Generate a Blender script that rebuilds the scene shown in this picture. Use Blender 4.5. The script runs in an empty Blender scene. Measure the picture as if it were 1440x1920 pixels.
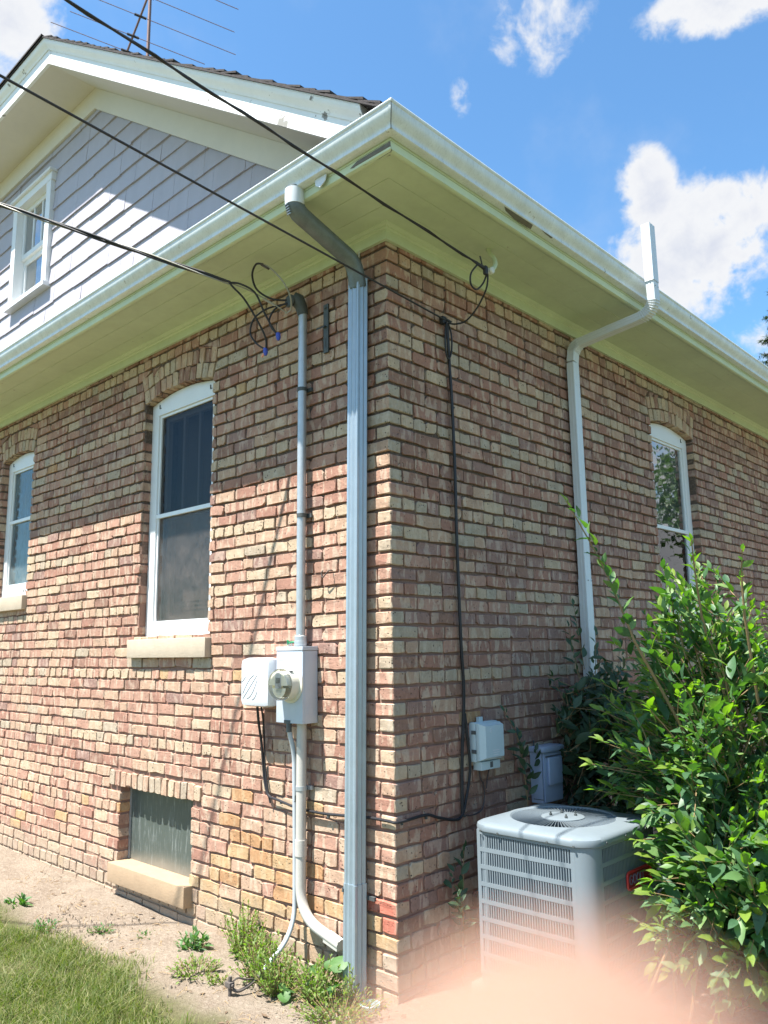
import bpy, bmesh, math, random
import numpy as np
from mathutils import Vector, Matrix

random.seed(7)
RNG = np.random.default_rng(11)
scene = bpy.context.scene
COL = scene.collection
PI = math.pi

# ------------------------------------------------------------------ camera
CAM = Vector((2.744, -2.971, 1.592))
YAW, PITCH, ROLL, FPX = 2.32431616, 0.17074595, -0.01487491, 1499.09
F_ = Vector((math.cos(PITCH) * math.cos(YAW), math.cos(PITCH) * math.sin(YAW), math.sin(PITCH)))
R0 = Vector((math.sin(YAW), -math.cos(YAW), 0))
U0 = R0.cross(F_)
R_ = R0 * math.cos(ROLL) + U0 * math.sin(ROLL)
U_ = U0 * math.cos(ROLL) - R0 * math.sin(ROLL)
cd = bpy.data.cameras.new('camera')
cam = bpy.data.objects.new('camera', cd)
COL.objects.link(cam)
cam.matrix_world = Matrix(((R_.x, U_.x, -F_.x, CAM.x), (R_.y, U_.y, -F_.y, CAM.y), (R_.z, U_.z, -F_.z, CAM.z), (0, 0, 0, 1)))
cd.sensor_fit = 'HORIZONTAL'
cd.sensor_width = 36
cd.lens = 36 * FPX / 1440
cd.clip_start = 0.004
cd.clip_end = 2000
cd.dof.use_dof = True
cd.dof.focus_distance = 3.9
cd.dof.aperture_fstop = (cd.lens / 1000) / 0.0052
scene.camera = cam

# ------------------------------------------------------------------ world, sun, exposure
SUN_DIR = Vector((-0.36, -1.0, 2.30)).normalized()
SUN_EL = math.asin(SUN_DIR.z)
SUN_ROT = math.atan2(SUN_DIR.x, SUN_DIR.y)
SKY_STRENGTH = 0.10
world = bpy.data.worlds.new('World')
scene.world = world
world.use_nodes = True
sun = bpy.data.lights.new('sun', 'SUN')
sun.energy = 5.0
sun.angle = math.radians(0.53)
sun.color = (1.0, 0.955, 0.88)
sun_o = bpy.data.objects.new('sun', sun)
COL.objects.link(sun_o)
sun_o.rotation_euler = (-SUN_DIR).to_track_quat('-Z', 'Y').to_euler()
sun_o.location = (0, -10, 20)
scene.view_settings.view_transform = 'Standard'
scene.view_settings.look = 'None'
scene.view_settings.exposure = 1.5
scene.view_settings.gamma = 1.0
scene.view_settings.use_curve_mapping = False
scene.render.engine = 'CYCLES'
scene.cycles.max_bounces = 8
scene.cycles.diffuse_bounces = 4
scene.cycles.transparent_max_bounces = 16
scene.cycles.use_denoising = True


class G:
    """tiny node-graph helper"""
    def __init__(s, nt):
        s.nt = nt; s.n = nt.nodes; s.l = nt.links
    def new(s, t, **kw):
        n = s.n.new(t)
        for k, v in kw.items():
            setattr(n, k, v)
        return n
    def put(s, sock, v):
        if v is None:
            return
        if hasattr(v, 'is_output') or isinstance(v, bpy.types.NodeSocket):
            s.l.new(v, sock)
        elif isinstance(v, (tuple, list)) and sock.type == 'RGBA' and len(v) == 3:
            sock.default_value = (*v, 1)
        else:
            sock.default_value = v
    def math(s, op, a, b=None, c=None, clamp=False):
        n = s.new('ShaderNodeMath', operation=op, use_clamp=clamp)
        for i, v in enumerate((a, b, c)):
            s.put(n.inputs[i], v)
        return n.outputs[0]
    def vmath(s, op, a, b=None):
        n = s.new('ShaderNodeVectorMath', operation=op)
        s.put(n.inputs[0], a)
        if b is not None:
            s.put(n.inputs[1], b)
        return n.outputs['Value'] if op in ('DOT_PRODUCT', 'LENGTH') else n.outputs[0]
    def noise(s, vec, scale, detail=4, rough=0.55, out='Fac', dim='3D', dist=0.0):
        n = s.new('ShaderNodeTexNoise', noise_dimensions=dim)
        s.put(n.inputs['Vector'], vec)
        n.inputs['Scale'].default_value = scale
        n.inputs['Detail'].default_value = detail
        n.inputs['Roughness'].default_value = rough
        n.inputs['Distortion'].default_value = dist
        return n.outputs[out]
    def ss(s, v, a, b, lo=0.0, hi=1.0):
        n = s.new('ShaderNodeMapRange', interpolation_type='SMOOTHSTEP')
        s.put(n.inputs[0], v)
        n.inputs[1].default_value = a; n.inputs[2].default_value = b
        n.inputs[3].default_value = lo; n.inputs[4].default_value = hi
        return n.outputs[0]
    def mix(s, f, a, b, mode='MIX'):
        n = s.new('ShaderNodeMix', data_type='RGBA', blend_type=mode)
        s.put(n.inputs[0], f); s.put(n.inputs[6], a); s.put(n.inputs[7], b)
        return n.outputs[2]
    def mapv(s, vec, scale=(1, 1, 1), loc=(0, 0, 0), rot=(0, 0, 0)):
        n = s.new('ShaderNodeMapping')
        s.put(n.inputs[0], vec)
        n.inputs[1].default_value = loc; n.inputs[2].default_value = rot; n.inputs[3].default_value = scale
        return n.outputs[0]


# sky with clouds (all in sky-direction space)
g = G(world.node_tree)
g.n.clear()
sky = g.new('ShaderNodeTexSky', sky_type='NISHITA')
sky.sun_disc = False
sky.sun_elevation = SUN_EL
sky.sun_rotation = SUN_ROT
sky.altitude = 200
sky.air_density = 1.0
sky.dust_density = 0.6
sky.ozone_density = 1.6
tc = g.new('ShaderNodeTexCoord')
D = g.vmath('NORMALIZE', tc.outputs['Generated'])
sep = g.new('ShaderNodeSeparateXYZ')
g.put(sep.inputs[0], D)
dz = g.math('MAXIMUM', sep.outputs[2], 0.04)
warp = g.noise(D, 7.0, 3, 0.6, out='Color')
Dw = g.vmath('ADD', D, g.vmath('MULTIPLY', g.vmath('SUBTRACT', warp, (0.5, 0.5, 0.5)), (0.05, 0.05, 0.05)))
fbm = g.noise(Dw, 9.0, 9, 0.62)
fbm2 = g.noise(Dw, 30.0, 6, 0.62)
fine = g.math('ADD', g.math('MULTIPLY', g.math('SUBTRACT', fbm, 0.5), 2.5), g.math('MULTIPLY', g.math('SUBTRACT', fbm2, 0.5), 1.25))
# the cumulus and wisps of this sky: (direction, width, height, weight)
CLOUDS = [((-0.3, 0.836, 0.425), 0.105, 0.085, 1.0), ((-0.342, 0.80, 0.50), 0.035, 0.055, 1.0), ((-0.255, 0.84, 0.46), 0.075, 0.05, 0.9),
          ((-0.475, 0.644, 0.60), 0.022, 0.045, 0.62), ((-0.22, 0.75, 0.635), 0.10, 0.036, 1.0), ((-0.385, 0.665, 0.648), 0.12, 0.07, 0.52),
          ((-0.75, 0.25, 0.63), 0.085, 0.075, 0.85), ((-0.735, 0.29, 0.575), 0.05, 0.06, 0.5), ((-0.27, 0.895, 0.335), 0.045, 0.028, 0.7),
          ((-0.23, 0.91, 0.30), 0.07, 0.05, 0.7), ((-0.5, 0.57, 0.66), 0.04, 0.025, 0.35)]
acc = None
for d, w, h, wt in CLOUDS:
    d = Vector(d).normalized()
    r = Vector((d.y, -d.x, 0)).normalized()
    u = r.cross(d)
    a = g.math('DIVIDE', g.vmath('DOT_PRODUCT', D, tuple(r)), w)
    b = g.math('DIVIDE', g.vmath('DOT_PRODUCT', D, tuple(u)), h)
    front = g.math('GREATER_THAN', g.vmath('DOT_PRODUCT', D, tuple(d)), 0.0)
    q = g.math('ADD', g.math('MULTIPLY', a, a), g.math('MULTIPLY', b, b))
    e = g.math('MULTIPLY', g.math('EXPONENT', g.math('MULTIPLY', q, -1.0)), wt)
    e = g.math('MULTIPLY', e, front)
    acc = e if acc is None else g.math('MAXIMUM', acc, e)
# the same scattered clouds over the rest of the sky
far = g.noise(g.vmath('DIVIDE', D, g.new('ShaderNodeCombineXYZ').outputs[0]) if False else D, 2.6, 3, 0.5)
here = g.ss(g.vmath('DOT_PRODUCT', D, tuple((F_ + U_ * 0.15).normalized())), 0.66, 0.86)
gen = g.math('MULTIPLY', g.ss(far, 0.5, 0.66), g.math('SUBTRACT', 1.0, here))
acc = g.math('MAXIMUM', acc, gen)
dens = g.math('ADD', acc, g.math('MULTIPLY', fine, g.math('ADD', 0.12, g.math('MULTIPLY', acc, 0.85))))
cov = g.ss(dens, 0.38, 0.74)
thin = g.math('MULTIPLY', g.ss(g.noise(D, 5.0, 6, 0.6), 0.5, 0.8), 0.16)
cov = g.math('MAXIMUM', cov, thin)
cshade = g.mix(g.ss(dens, 0.62, 1.5), (3.25, 3.3, 3.4), (2.5, 2.65, 3.05))
skyc = g.mix(1.0, sky.outputs[0], (0.61, 0.89, 1.0), 'MULTIPLY')
colr = g.mix(cov, skyc, cshade)
bg = g.new('ShaderNodeBackground')
g.put(bg.inputs[0], colr)
bg.inputs[1].default_value = SKY_STRENGTH
wo = g.new('ShaderNodeOutputWorld')
g.l.new(bg.outputs[0], wo.inputs[0])

# ------------------------------------------------------------------ materials
def new_mat(name):
    m = bpy.data.materials.new(name)
    m.use_nodes = True
    g = G(m.node_tree)
    g.n.clear()
    out = g.new('ShaderNodeOutputMaterial')
    p = g.new('ShaderNodeBsdfPrincipled')
    g.l.new(p.outputs[0], out.inputs[0])
    return m, g, p, out


def mat(name, col, rough=0.55, var=0.12, scale=6, bump=0.15, bscale=80, metal=0.0, spec=0.4, worn=None, wscale=9, wth=0.64, stretch=(1, 1, 1), dist=0.004):
    """painted / metal / stone surfaces with mottling, grain and optional worn patches of a second colour"""
    m, g, p, out = new_mat(name)
    geo = g.new('ShaderNodeNewGeometry')
    pos = g.mapv(geo.outputs['Position'], stretch)
    n1 = g.noise(pos, scale, 5, 0.6)
    n2 = g.noise(pos, scale * 7, 3, 0.6)
    f = g.math('ADD', g.math('MULTIPLY', n1, 0.65), g.math('MULTIPLY', n2, 0.35))
    f = g.math('MULTIPLY', g.math('SUBTRACT', f, 0.5), var * 4)
    f = g.math('ADD', 1.0, f)
    c = g.mix(1.0, col, g.new('ShaderNodeCombineColor').outputs[0], 'MULTIPLY') if False else None
    vm = g.new('ShaderNodeVectorMath', operation='SCALE')
    vm.inputs[0].default_value = col
    g.put(vm.inputs['Scale'], f)
    c = vm.outputs[0]
    rr = g.math('ADD', rough, g.math('MULTIPLY', g.math('SUBTRACT', n2, 0.5), 0.25))
    if worn:
        wn = g.noise(g.mapv(geo.outputs['Position'], (1, 1, 1), (3, 5, 7)), wscale, 8, 0.68)
        wf = g.ss(wn, wth, wth + 0.03)
        c = g.mix(wf, c, worn)
        rr = g.math('MAXIMUM', rr, g.math('MULTIPLY', wf, 0.9))
    g.put(p.inputs['Base Color'], c)
    g.put(p.inputs['Roughness'], rr)
    p.inputs['Metallic'].default_value = metal
    p.inputs['Specular IOR Level'].default_value = spec
    if bump:
        b = g.new('ShaderNodeBump')
        b.inputs['Strength'].default_value = bump
        b.inputs['Distance'].default_value = dist
        g.put(b.inputs['Height'], g.noise(pos, bscale, 4, 0.6))
        g.put(p.inputs['Normal'], b.outputs[0])
    return m


def brick_mat(name, col, pale, pits=0.3, streak=0.5):
    m, g, p, out = new_mat(name)
    geo = g.new('ShaderNodeNewGeometry')
    s = g.new('ShaderNodeSeparateXYZ')
    g.put(s.inputs[0], geo.outputs['Position'])
    h = g.math('ADD', s.outputs[0], g.math('MULTIPLY', s.outputs[1], 1.0))
    cv = g.new('ShaderNodeCombineXYZ')
    g.put(cv.inputs[0], g.math('MULTIPLY', h, 23.0))
    g.put(cv.inputs[1], g.math('MULTIPLY', s.outputs[2], 7.0))
    st = g.noise(cv.outputs[0], 1.0, 4, 0.55, dim='2D', dist=0.25)
    wid = g.noise(geo.outputs['Position'], 9.0, 5, 0.65)
    mott = g.noise(geo.outputs['Position'], 55.0, 5, 0.7)
    big = g.noise(geo.outputs['Position'], 0.9, 3, 0.5)
    band = g.math('MULTIPLY', g.ss(st, 0.50, 0.61), streak)
    c = g.mix(band, col, pale)
    fac = g.math('ADD', 0.30, g.math('ADD', g.math('MULTIPLY', wid, 0.60), g.math('ADD', g.math('MULTIPLY', mott, 0.62), g.math('MULTIPLY', big, 0.18))))
    vm = g.new('ShaderNodeVectorMath', operation='SCALE')
    g.put(vm.inputs[0], c); g.put(vm.inputs['Scale'], fac)
    c = vm.outputs[0]
    vo = g.new('ShaderNodeTexVoronoi')
    g.put(vo.inputs['Vector'], geo.outputs['Position'])
    vo.inputs['Scale'].default_value = 62.0
    pit = g.math('MULTIPLY', g.ss(vo.outputs['Distance'], 0.30, 0.16), g.ss(g.noise(geo.outputs['Position'], 24.0, 2, 0.5), 0.5, 0.62))
    c = g.mix(g.math('MULTIPLY', pit, pits), c, (0.055, 0.045, 0.04))
    # mortar haze and dust splashed on the faces; sandy dust low on the wall
    smear = g.ss(g.noise(geo.outputs['Position'], 17.0, 6, 0.7), 0.60, 0.75)
    c = g.mix(g.math('MULTIPLY', smear, 0.35), c, (0.42, 0.31, 0.245))
    low = g.ss(g.math('ADD', s.outputs[2], g.math('MULTIPLY', g.math('SUBTRACT', wid, 0.5), 0.25)), 0.30, 0.02)
    c = g.mix(g.math('MULTIPLY', low, 0.72), c, (0.36, 0.29, 0.215))
    g.put(p.inputs['Base Color'], c)
    p.inputs['Roughness'].default_value = 0.88
    p.inputs['Specular IOR Level'].default_value = 0.25
    b = g.new('ShaderNodeBump')
    b.inputs['Strength'].default_value = 0.9
    b.inputs['Distance'].default_value = 0.006
    hh = g.math('SUBTRACT', g.math('ADD', g.math('MULTIPLY', mott, 0.7), g.math('MULTIPLY', wid, 0.6)), g.math('MULTIPLY', pit, 0.8))
    g.put(b.inputs['Height'], hh)
    g.put(p.inputs['Normal'], b.outputs[0])
    return m


TAN = (0.485, 0.36, 0.27)
BR = {
    'rose': brick_mat('brick_rose', (0.325, 0.172, 0.126), TAN, 0.6, 0.75),
    'brown': brick_mat('brick_brown', (0.268, 0.152, 0.112), (0.415, 0.295, 0.225), 0.6, 0.8),
    'pink': brick_mat('brick_pink', (0.385, 0.222, 0.163), TAN, 0.6, 0.8),
    'mauve': brick_mat('brick_mauve', (0.278, 0.168, 0.136), (0.42, 0.305, 0.245), 0.6, 0.8),
    'tan': brick_mat('brick_tan', (0.425, 0.282, 0.198), (0.51, 0.395, 0.292), 0.7, 0.7),
    'buff': brick_mat('brick_buff', (0.455, 0.342, 0.238), (0.515, 0.42, 0.312), 1.0, 0.5),
    'grey': brick_mat('brick_grey', (0.385, 0.308, 0.228), (0.455, 0.382, 0.298), 1.0, 0.6),
    'orange': brick_mat('brick_orange', (0.40, 0.225, 0.115), (0.48, 0.325, 0.19), 0.5, 0.7),
    'yellow': brick_mat('brick_yellow', (0.435, 0.285, 0.155), (0.495, 0.37, 0.23), 0.6, 0.6),
    'red': brick_mat('brick_red', (0.43, 0.145, 0.10), (0.47, 0.26, 0.19), 0.4, 0.4),
}
BKEYS = list(BR)


def mortar_mat():
    m, g, p, out = new_mat('mortar')
    geo = g.new('ShaderNodeNewGeometry')
    s = g.new('ShaderNodeSeparateXYZ')
    g.put(s.inputs[0], geo.outputs['Position'])
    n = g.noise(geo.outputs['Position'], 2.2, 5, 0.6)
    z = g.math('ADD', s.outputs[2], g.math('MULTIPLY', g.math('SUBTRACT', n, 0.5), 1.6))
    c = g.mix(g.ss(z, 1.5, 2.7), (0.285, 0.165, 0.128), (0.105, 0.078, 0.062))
    n2 = g.noise(geo.outputs['Position'], 60, 5, 0.7)
    c = g.mix(g.ss(n2, 0.45, 0.85), c, (0.29, 0.205, 0.16))
    low = g.ss(s.outputs[2], 0.3, 0.0)
    c = g.mix(g.math('MULTIPLY', low, 0.7), c, (0.34, 0.275, 0.2))
    g.put(p.inputs['Base Color'], c)
    p.inputs['Roughness'].default_value = 0.95
    p.inputs['Specular IOR Level'].default_value = 0.15
    b = g.new('ShaderNodeBump')
    b.inputs['Strength'].default_value = 0.8
    b.inputs['Distance'].default_value = 0.005
    g.put(b.inputs['Height'], n2)
    g.put(p.inputs['Normal'], b.outputs[0])
    return m


M = {}
M['mortar'] = mortar_mat()
M['soffit'] = mat('soffit_paint_lawn_bounce', (0.54, 0.62, 0.44), 0.5, 0.12, 3, 0.1, 40, worn=(0.30, 0.29, 0.22), wscale=11, wth=0.685)  # green of light bounced off the lawn is mixed into this pale paint
M['rake_soffit'] = mat('rake_soffit_paint', (0.66, 0.63, 0.55), 0.6, 0.06, 2, 0.08, 40)
M['trim'] = mat('white_trim_paint', (0.80, 0.815, 0.80), 0.42, 0.05, 5, 0.12, 60, worn=(0.33, 0.33, 0.30), wscale=10, wth=0.73)
M['peel'] = mat('peeling_white_paint', (0.80, 0.81, 0.80), 0.5, 0.06, 5, 0.3, 40, worn=(0.27, 0.26, 0.24), wscale=6, wth=0.615, stretch=(1, 1, 1))
M['wood'] = mat('bare_weathered_wood', (0.16, 0.15, 0.135), 0.85, 0.25, 25, 0.6, 120)
M['gutter'] = mat('gutter_enamel', (0.64, 0.69, 0.70), 0.30, 0.17, 16, 0.05, 30, stretch=(1, 1, 0.25), worn=(0.36, 0.37, 0.33), wscale=13, wth=0.655)
M['window'] = mat('window_white_paint', (0.74, 0.76, 0.77), 0.35, 0.04, 6, 0.06, 60)
M['stone'] = mat('limestone', (0.45, 0.375, 0.285), 0.85, 0.14, 9, 0.5, 90)
M['stone_low'] = mat('sandy_limestone', (0.37, 0.265, 0.17), 0.9, 0.15, 9, 0.6, 80)
M['siding'] = mat('lavender_grey_shingle_paint', (0.41, 0.395, 0.445), 0.6, 0.07, 4, 0.25, 30, stretch=(3, 3, 0.35))
M['shingle'] = mat('asphalt_shingle', (0.052, 0.045, 0.045), 0.95, 0.5, 40, 0.8, 160)
M['galv'] = mat('galvanised_steel', (0.34, 0.415, 0.475), 0.36, 0.10, 14, 0.06, 60, metal=0.45, spec=0.5)
M['galv_dark'] = mat('weathered_galvanised_elbow', (0.15, 0.175, 0.18), 0.5, 0.3, 16, 0.35, 70, metal=0.45)
M['galv_pipe'] = mat('galvanised_conduit', (0.44, 0.47, 0.49), 0.42, 0.14, 25, 0.1, 90, metal=0.5)
M['pvc'] = mat('grey_plastic_conduit', (0.47, 0.45, 0.41), 0.5, 0.08, 8, 0.05)
M['pvc_blue'] = mat('blue_grey_conduit', (0.42, 0.46, 0.49), 0.5, 0.08, 8, 0.05)
M['alu'] = mat('white_aluminium', (0.62, 0.66, 0.69), 0.32, 0.04, 5, 0.03, 40, worn=(0.45, 0.45, 0.43), wscale=12, wth=0.73)
M['meterbox'] = mat('grey_enamel_box', (0.46, 0.51, 0.57), 0.32, 0.04, 6, 0.04, 40)
M['meter'] = mat('ivory_meter_plastic', (0.62, 0.61, 0.52), 0.35, 0.04, 8, 0.0)
M['white_plastic'] = mat('white_plastic_cover', (0.66, 0.68, 0.72), 0.33, 0.02, 8, 0.02)
M['grey_plastic'] = mat('light_grey_plastic', (0.50, 0.60, 0.64), 0.45, 0.05, 8, 0.04)
M['blue_plastic'] = mat('blue_grey_box_paint', (0.35, 0.42, 0.57), 0.5, 0.07, 8, 0.06)
M['dark_line'] = mat('dark_recess', (0.10, 0.105, 0.11), 0.7, 0.1, 8, 0.0)
M['groove'] = mat('embossed_grey', (0.36, 0.38, 0.41), 0.6, 0.1, 8, 0.0)
M['cable'] = mat('black_cable_jacket', (0.022, 0.021, 0.024), 0.5, 0.25, 18, 0.1, 90)
M['cable_brown'] = mat('old_cable_jacket', (0.062, 0.045, 0.045), 0.55, 0.25, 18, 0.1, 90)
M['bare'] = mat('bare_aluminium_wire', (0.32, 0.31, 0.27), 0.4, 0.12, 30, 0.1, metal=0.5)
M['blue'] = mat('blue_wire_nut', (0.05, 0.08, 0.42), 0.4, 0.1, 30, 0.0)
M['tape'] = mat('orange_tape', (0.75, 0.33, 0.2), 0.5, 0.1, 30, 0.0)
M['green'] = mat('green_wire', (0.02, 0.25, 0.11), 0.4, 0.1, 30, 0.0)
M['black'] = mat('black_fitting', (0.03, 0.03, 0.034), 0.55, 0.3, 18, 0.1)
M['iron'] = mat('rusty_iron', (0.10, 0.085, 0.075), 0.8, 0.35, 40, 0.5, 90)
M['steelstrap'] = mat('grey_steel_strap', (0.085, 0.095, 0.095), 0.6, 0.25, 30, 0.2, 90, metal=0.3)
M['antenna'] = mat('weathered_antenna_tube', (0.21, 0.135, 0.12), 0.6, 0.3, 15, 0.1, metal=0.3)
M['ac'] = mat('ac_grey_enamel', (0.175, 0.212, 0.238), 0.38, 0.05, 6, 0.05, 50)
M['ac_dark'] = mat('condenser_coil', (0.013, 0.015, 0.018), 0.6, 0.3, 30, 0.4, 200)
M['tag'] = mat('red_badge', (0.52, 0.035, 0.04), 0.4, 0.06, 20, 0.0)
M['tag_dark'] = mat('dark_red_badge_field', (0.30, 0.02, 0.03), 0.45, 0.06, 20, 0.0)
M['tag_letter'] = mat('badge_lettering', (0.16, 0.15, 0.25), 0.4, 0.06, 20, 0.0)
M['concrete'] = mat('concrete', (0.38, 0.36, 0.32), 0.9, 0.15, 9, 0.5, 90)
M['interior'] = mat('dim_interior_plaster', (0.11, 0.105, 0.10), 0.9, 0.1, 2, 0.0)
M['blind'] = mat('brown_window_shade', (0.30, 0.235, 0.20), 0.8, 0.08, 4, 0.25, 220, stretch=(0.2, 0.2, 3))
M['curtain'] = mat('pale_curtain', (0.50, 0.53, 0.52), 0.8, 0.1, 4, 0.2, 60, stretch=(6, 6, 0.4))
M['lace'] = mat('grey_lace_curtain', (0.16, 0.165, 0.15), 0.9, 0.25, 14, 0.2, 60, stretch=(4, 4, 0.6))
M['dark_sash'] = mat('grey_inner_sash_paint', (0.27, 0.225, 0.185), 0.5, 0.06, 4, 0.05)
M['dark_room'] = mat('dark_panel', (0.15, 0.112, 0.085), 0.7, 0.15, 3, 0.0)
M['flower_bud'] = mat('dry_yellow_leaf', (0.50, 0.38, 0.17), 0.6, 0.1, 30, 0.1)
M['bark'] = mat('tan_stem_bark', (0.25, 0.17, 0.085), 0.75, 0.25, 30, 0.3, 90)
M['ring'] = mat('pale_blue_drain_tile', (0.40, 0.58, 0.63), 0.4, 0.1, 12, 0.05)
M['pebble'] = mat('pebble', (0.28, 0.23, 0.175), 0.9, 0.3, 30, 0.3)
M['litter'] = mat('dead_leaf', (0.14, 0.095, 0.06), 0.8, 0.4, 60, 0.1)
M['straw'] = mat('dry_straw', (0.40, 0.28, 0.15), 0.85, 0.2, 30, 0.1)
M['spruce_bark'] = mat('spruce_bark', (0.10, 0.075, 0.055), 0.9, 0.3, 20, 0.5)


def glass_mat(name, tint, refl=1.0, screen=0.0, screen_col=(0.15, 0.15, 0.15)):
    m, g, p, out = new_mat(name)
    g.n.remove(p)
    t = g.new('ShaderNodeBsdfTransparent')
    t.inputs[0].default_value = (*tint, 1)
    gl = g.new('ShaderNodeBsdfGlossy')
    gl.inputs['Roughness'].default_value = 0.015
    geo = g.new('ShaderNodeNewGeometry')
    b = g.new('ShaderNodeBump')
    b.inputs['Strength'].default_value = 0.06
    b.inputs['Distance'].default_value = 0.02
    g.put(b.inputs['Height'], g.noise(geo.outputs['Position'], 3.0, 2, 0.5))
    g.put(gl.inputs['Normal'], b.outputs[0])
    fr = g.new('ShaderNodeFresnel')
    fr.inputs[0].default_value = 1.5
    f = g.math('MULTIPLY', g.math('ADD', fr.outputs[0], 0.04), refl, clamp=True)
    mx = g.new('ShaderNodeMixShader')
    g.put(mx.inputs[0], f); g.l.new(t.outputs[0], mx.inputs[1]); g.l.new(gl.outputs[0], mx.inputs[2])
    last = mx
    if screen:
        df = g.new('ShaderNodeBsdfDiffuse')
        df.inputs[0].default_value = (*screen_col, 1)
        dirt = g.math('MULTIPLY', g.ss(g.noise(geo.outputs['Position'], 6.0, 7, 0.7), 0.2, 0.9), screen * 1.8, clamp=True)
        mx2 = g.new('ShaderNodeMixShader')
        g.put(mx2.inputs[0], dirt); g.l.new(mx.outputs[0], mx2.inputs[1]); g.l.new(df.outputs[0], mx2.inputs[2])
        last = mx2
    g.l.new(last.outputs[0], out.inputs[0])
    return m


M['glass'] = glass_mat('window_glass', (0.85, 0.88, 0.88), 1.3)
M['glass_dark'] = glass_mat('dim_window_glass', (0.62, 0.62, 0.62), 0.09)
M['glass_bright'] = glass_mat('old_window_glass', (0.8, 0.84, 0.84), 2.6, 0.10, (0.5, 0.52, 0.5))
M['screen'] = glass_mat('insect_screen', (0.70, 0.68, 0.66), 0.15, 0.25, (0.20, 0.185, 0.18))
M['screen_blue'] = glass_mat('blue_grey_screen', (0.6, 0.66, 0.68), 0.6, 0.30, (0.30, 0.37, 0.39))
M['meter_glass'] = glass_mat('clear_meter_cover', (0.985, 0.99, 0.975), 0.8)


def dusty_pane_mat():
    m, g, p, out = new_mat('dusty_basement_pane')
    geo = g.new('ShaderNodeNewGeometry')
    v = g.mapv(geo.outputs['Position'], (60, 60, 7))
    n = g.noise(v, 1.0, 5, 0.7)
    n2 = g.noise(geo.outputs['Position'], 3.0, 4, 0.6)
    s = g.new('ShaderNodeSeparateXYZ')
    g.put(s.inputs[0], geo.outputs['Position'])
    c = g.mix(g.ss(n, 0.50, 0.74), (0.07, 0.088, 0.08), (0.19, 0.215, 0.21))
    c = g.mix(g.math('MULTIPLY', g.ss(g.math('ADD', s.outputs[2], g.math('MULTIPLY', n2, 0.12)), 0.36, 0.2), 0.8), c, (0.27, 0.235, 0.185))
    g.put(p.inputs['Base Color'], c)
    p.inputs['Roughness'].default_value = 0.35
    return m


M['dusty'] = dusty_pane_mat()


def leaf_mat(name, cols, rough=0.40, trans=0.30, tcol=(0.28, 0.42, 0.04)):
    m, g, p, out = new_mat(name)
    geo = g.new('ShaderNodeNewGeometry')
    oi = g.new('ShaderNodeObjectInfo')
    rnd = g.math('FRACT', g.math('ADD', geo.outputs['Random Per Island'], oi.outputs['Random']))
    cr = g.new('ShaderNodeValToRGB')
    el = cr.color_ramp.elements
    while len(el) < len(cols):
        el.new(0.5)
    for i, c in enumerate(cols):
        el[i].position = i / (len(cols) - 1)
        el[i].color = (*c, 1)
    g.put(cr.inputs[0], rnd)
    n = g.noise(geo.outputs['Position'], 90.0, 3, 0.6)
    vm = g.new('ShaderNodeVectorMath', operation='SCALE')
    g.put(vm.inputs[0], cr.outputs[0]); g.put(vm.inputs['Scale'], g.math('ADD', 0.75, g.math('MULTIPLY', n, 0.5)))
    g.put(p.inputs['Base Color'], vm.outputs[0])
    g.put(p.inputs['Roughness'], g.math('ADD', rough, g.math('MULTIPLY', n, 0.15)))
    p.inputs['Specular IOR Level'].default_value = 0.55
    tr = g.new('ShaderNodeBsdfTranslucent')
    tm = g.mix(1.0, vm.outputs[0], tcol, 'MULTIPLY')
    vm2 = g.new('ShaderNodeVectorMath', operation='SCALE')
    g.put(vm2.inputs[0], tm); vm2.inputs['Scale'].default_value = 4.2
    g.put(tr.inputs[0], vm2.outputs[0])
    mx = g.new('ShaderNodeMixShader')
    mx.inputs[0].default_value = trans
    g.l.new(p.outputs[0], mx.inputs[1]); g.l.new(tr.outputs[0], mx.inputs[2])
    g.l.new(mx.outputs[0], out.inputs[0])
    return m


M['leaf'] = leaf_mat('glossy_bush_leaf', [(0.046, 0.108, 0.054), (0.064, 0.142, 0.064), (0.088, 0.178, 0.068), (0.115, 0.21, 0.068), (0.17, 0.25, 0.072)])
M['leaf_young'] = leaf_mat('young_bush_leaf', [(0.15, 0.24, 0.045), (0.21, 0.30, 0.05)], 0.4, 0.45)
M['leaf_dark'] = leaf_mat('shade_shrub_leaf', [(0.03, 0.06, 0.03), (0.045, 0.085, 0.038), (0.05, 0.095, 0.05)], 0.45, 0.2)
M['weed'] = leaf_mat('weed_leaf', [(0.10, 0.17, 0.035), (0.16, 0.23, 0.05), (0.22, 0.28, 0.06)], 0.5, 0.4)
M['weed_green'] = leaf_mat('green_weed_leaf', [(0.055, 0.13, 0.04), (0.09, 0.19, 0.055)], 0.45, 0.35)
M['grass'] = leaf_mat('lawn_grass', [(0.075, 0.115, 0.026), (0.12, 0.16, 0.036), (0.18, 0.195, 0.056), (0.32, 0.28, 0.14)], 0.5, 0.35)
M['needle'] = leaf_mat('spruce_needles', [(0.03, 0.055, 0.035), (0.05, 0.08, 0.045)], 0.5, 0.15)
M['tree_leaf'] = leaf_mat('tree_leaf', [(0.04, 0.085, 0.025), (0.07, 0.12, 0.035)], 0.45, 0.3)


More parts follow.
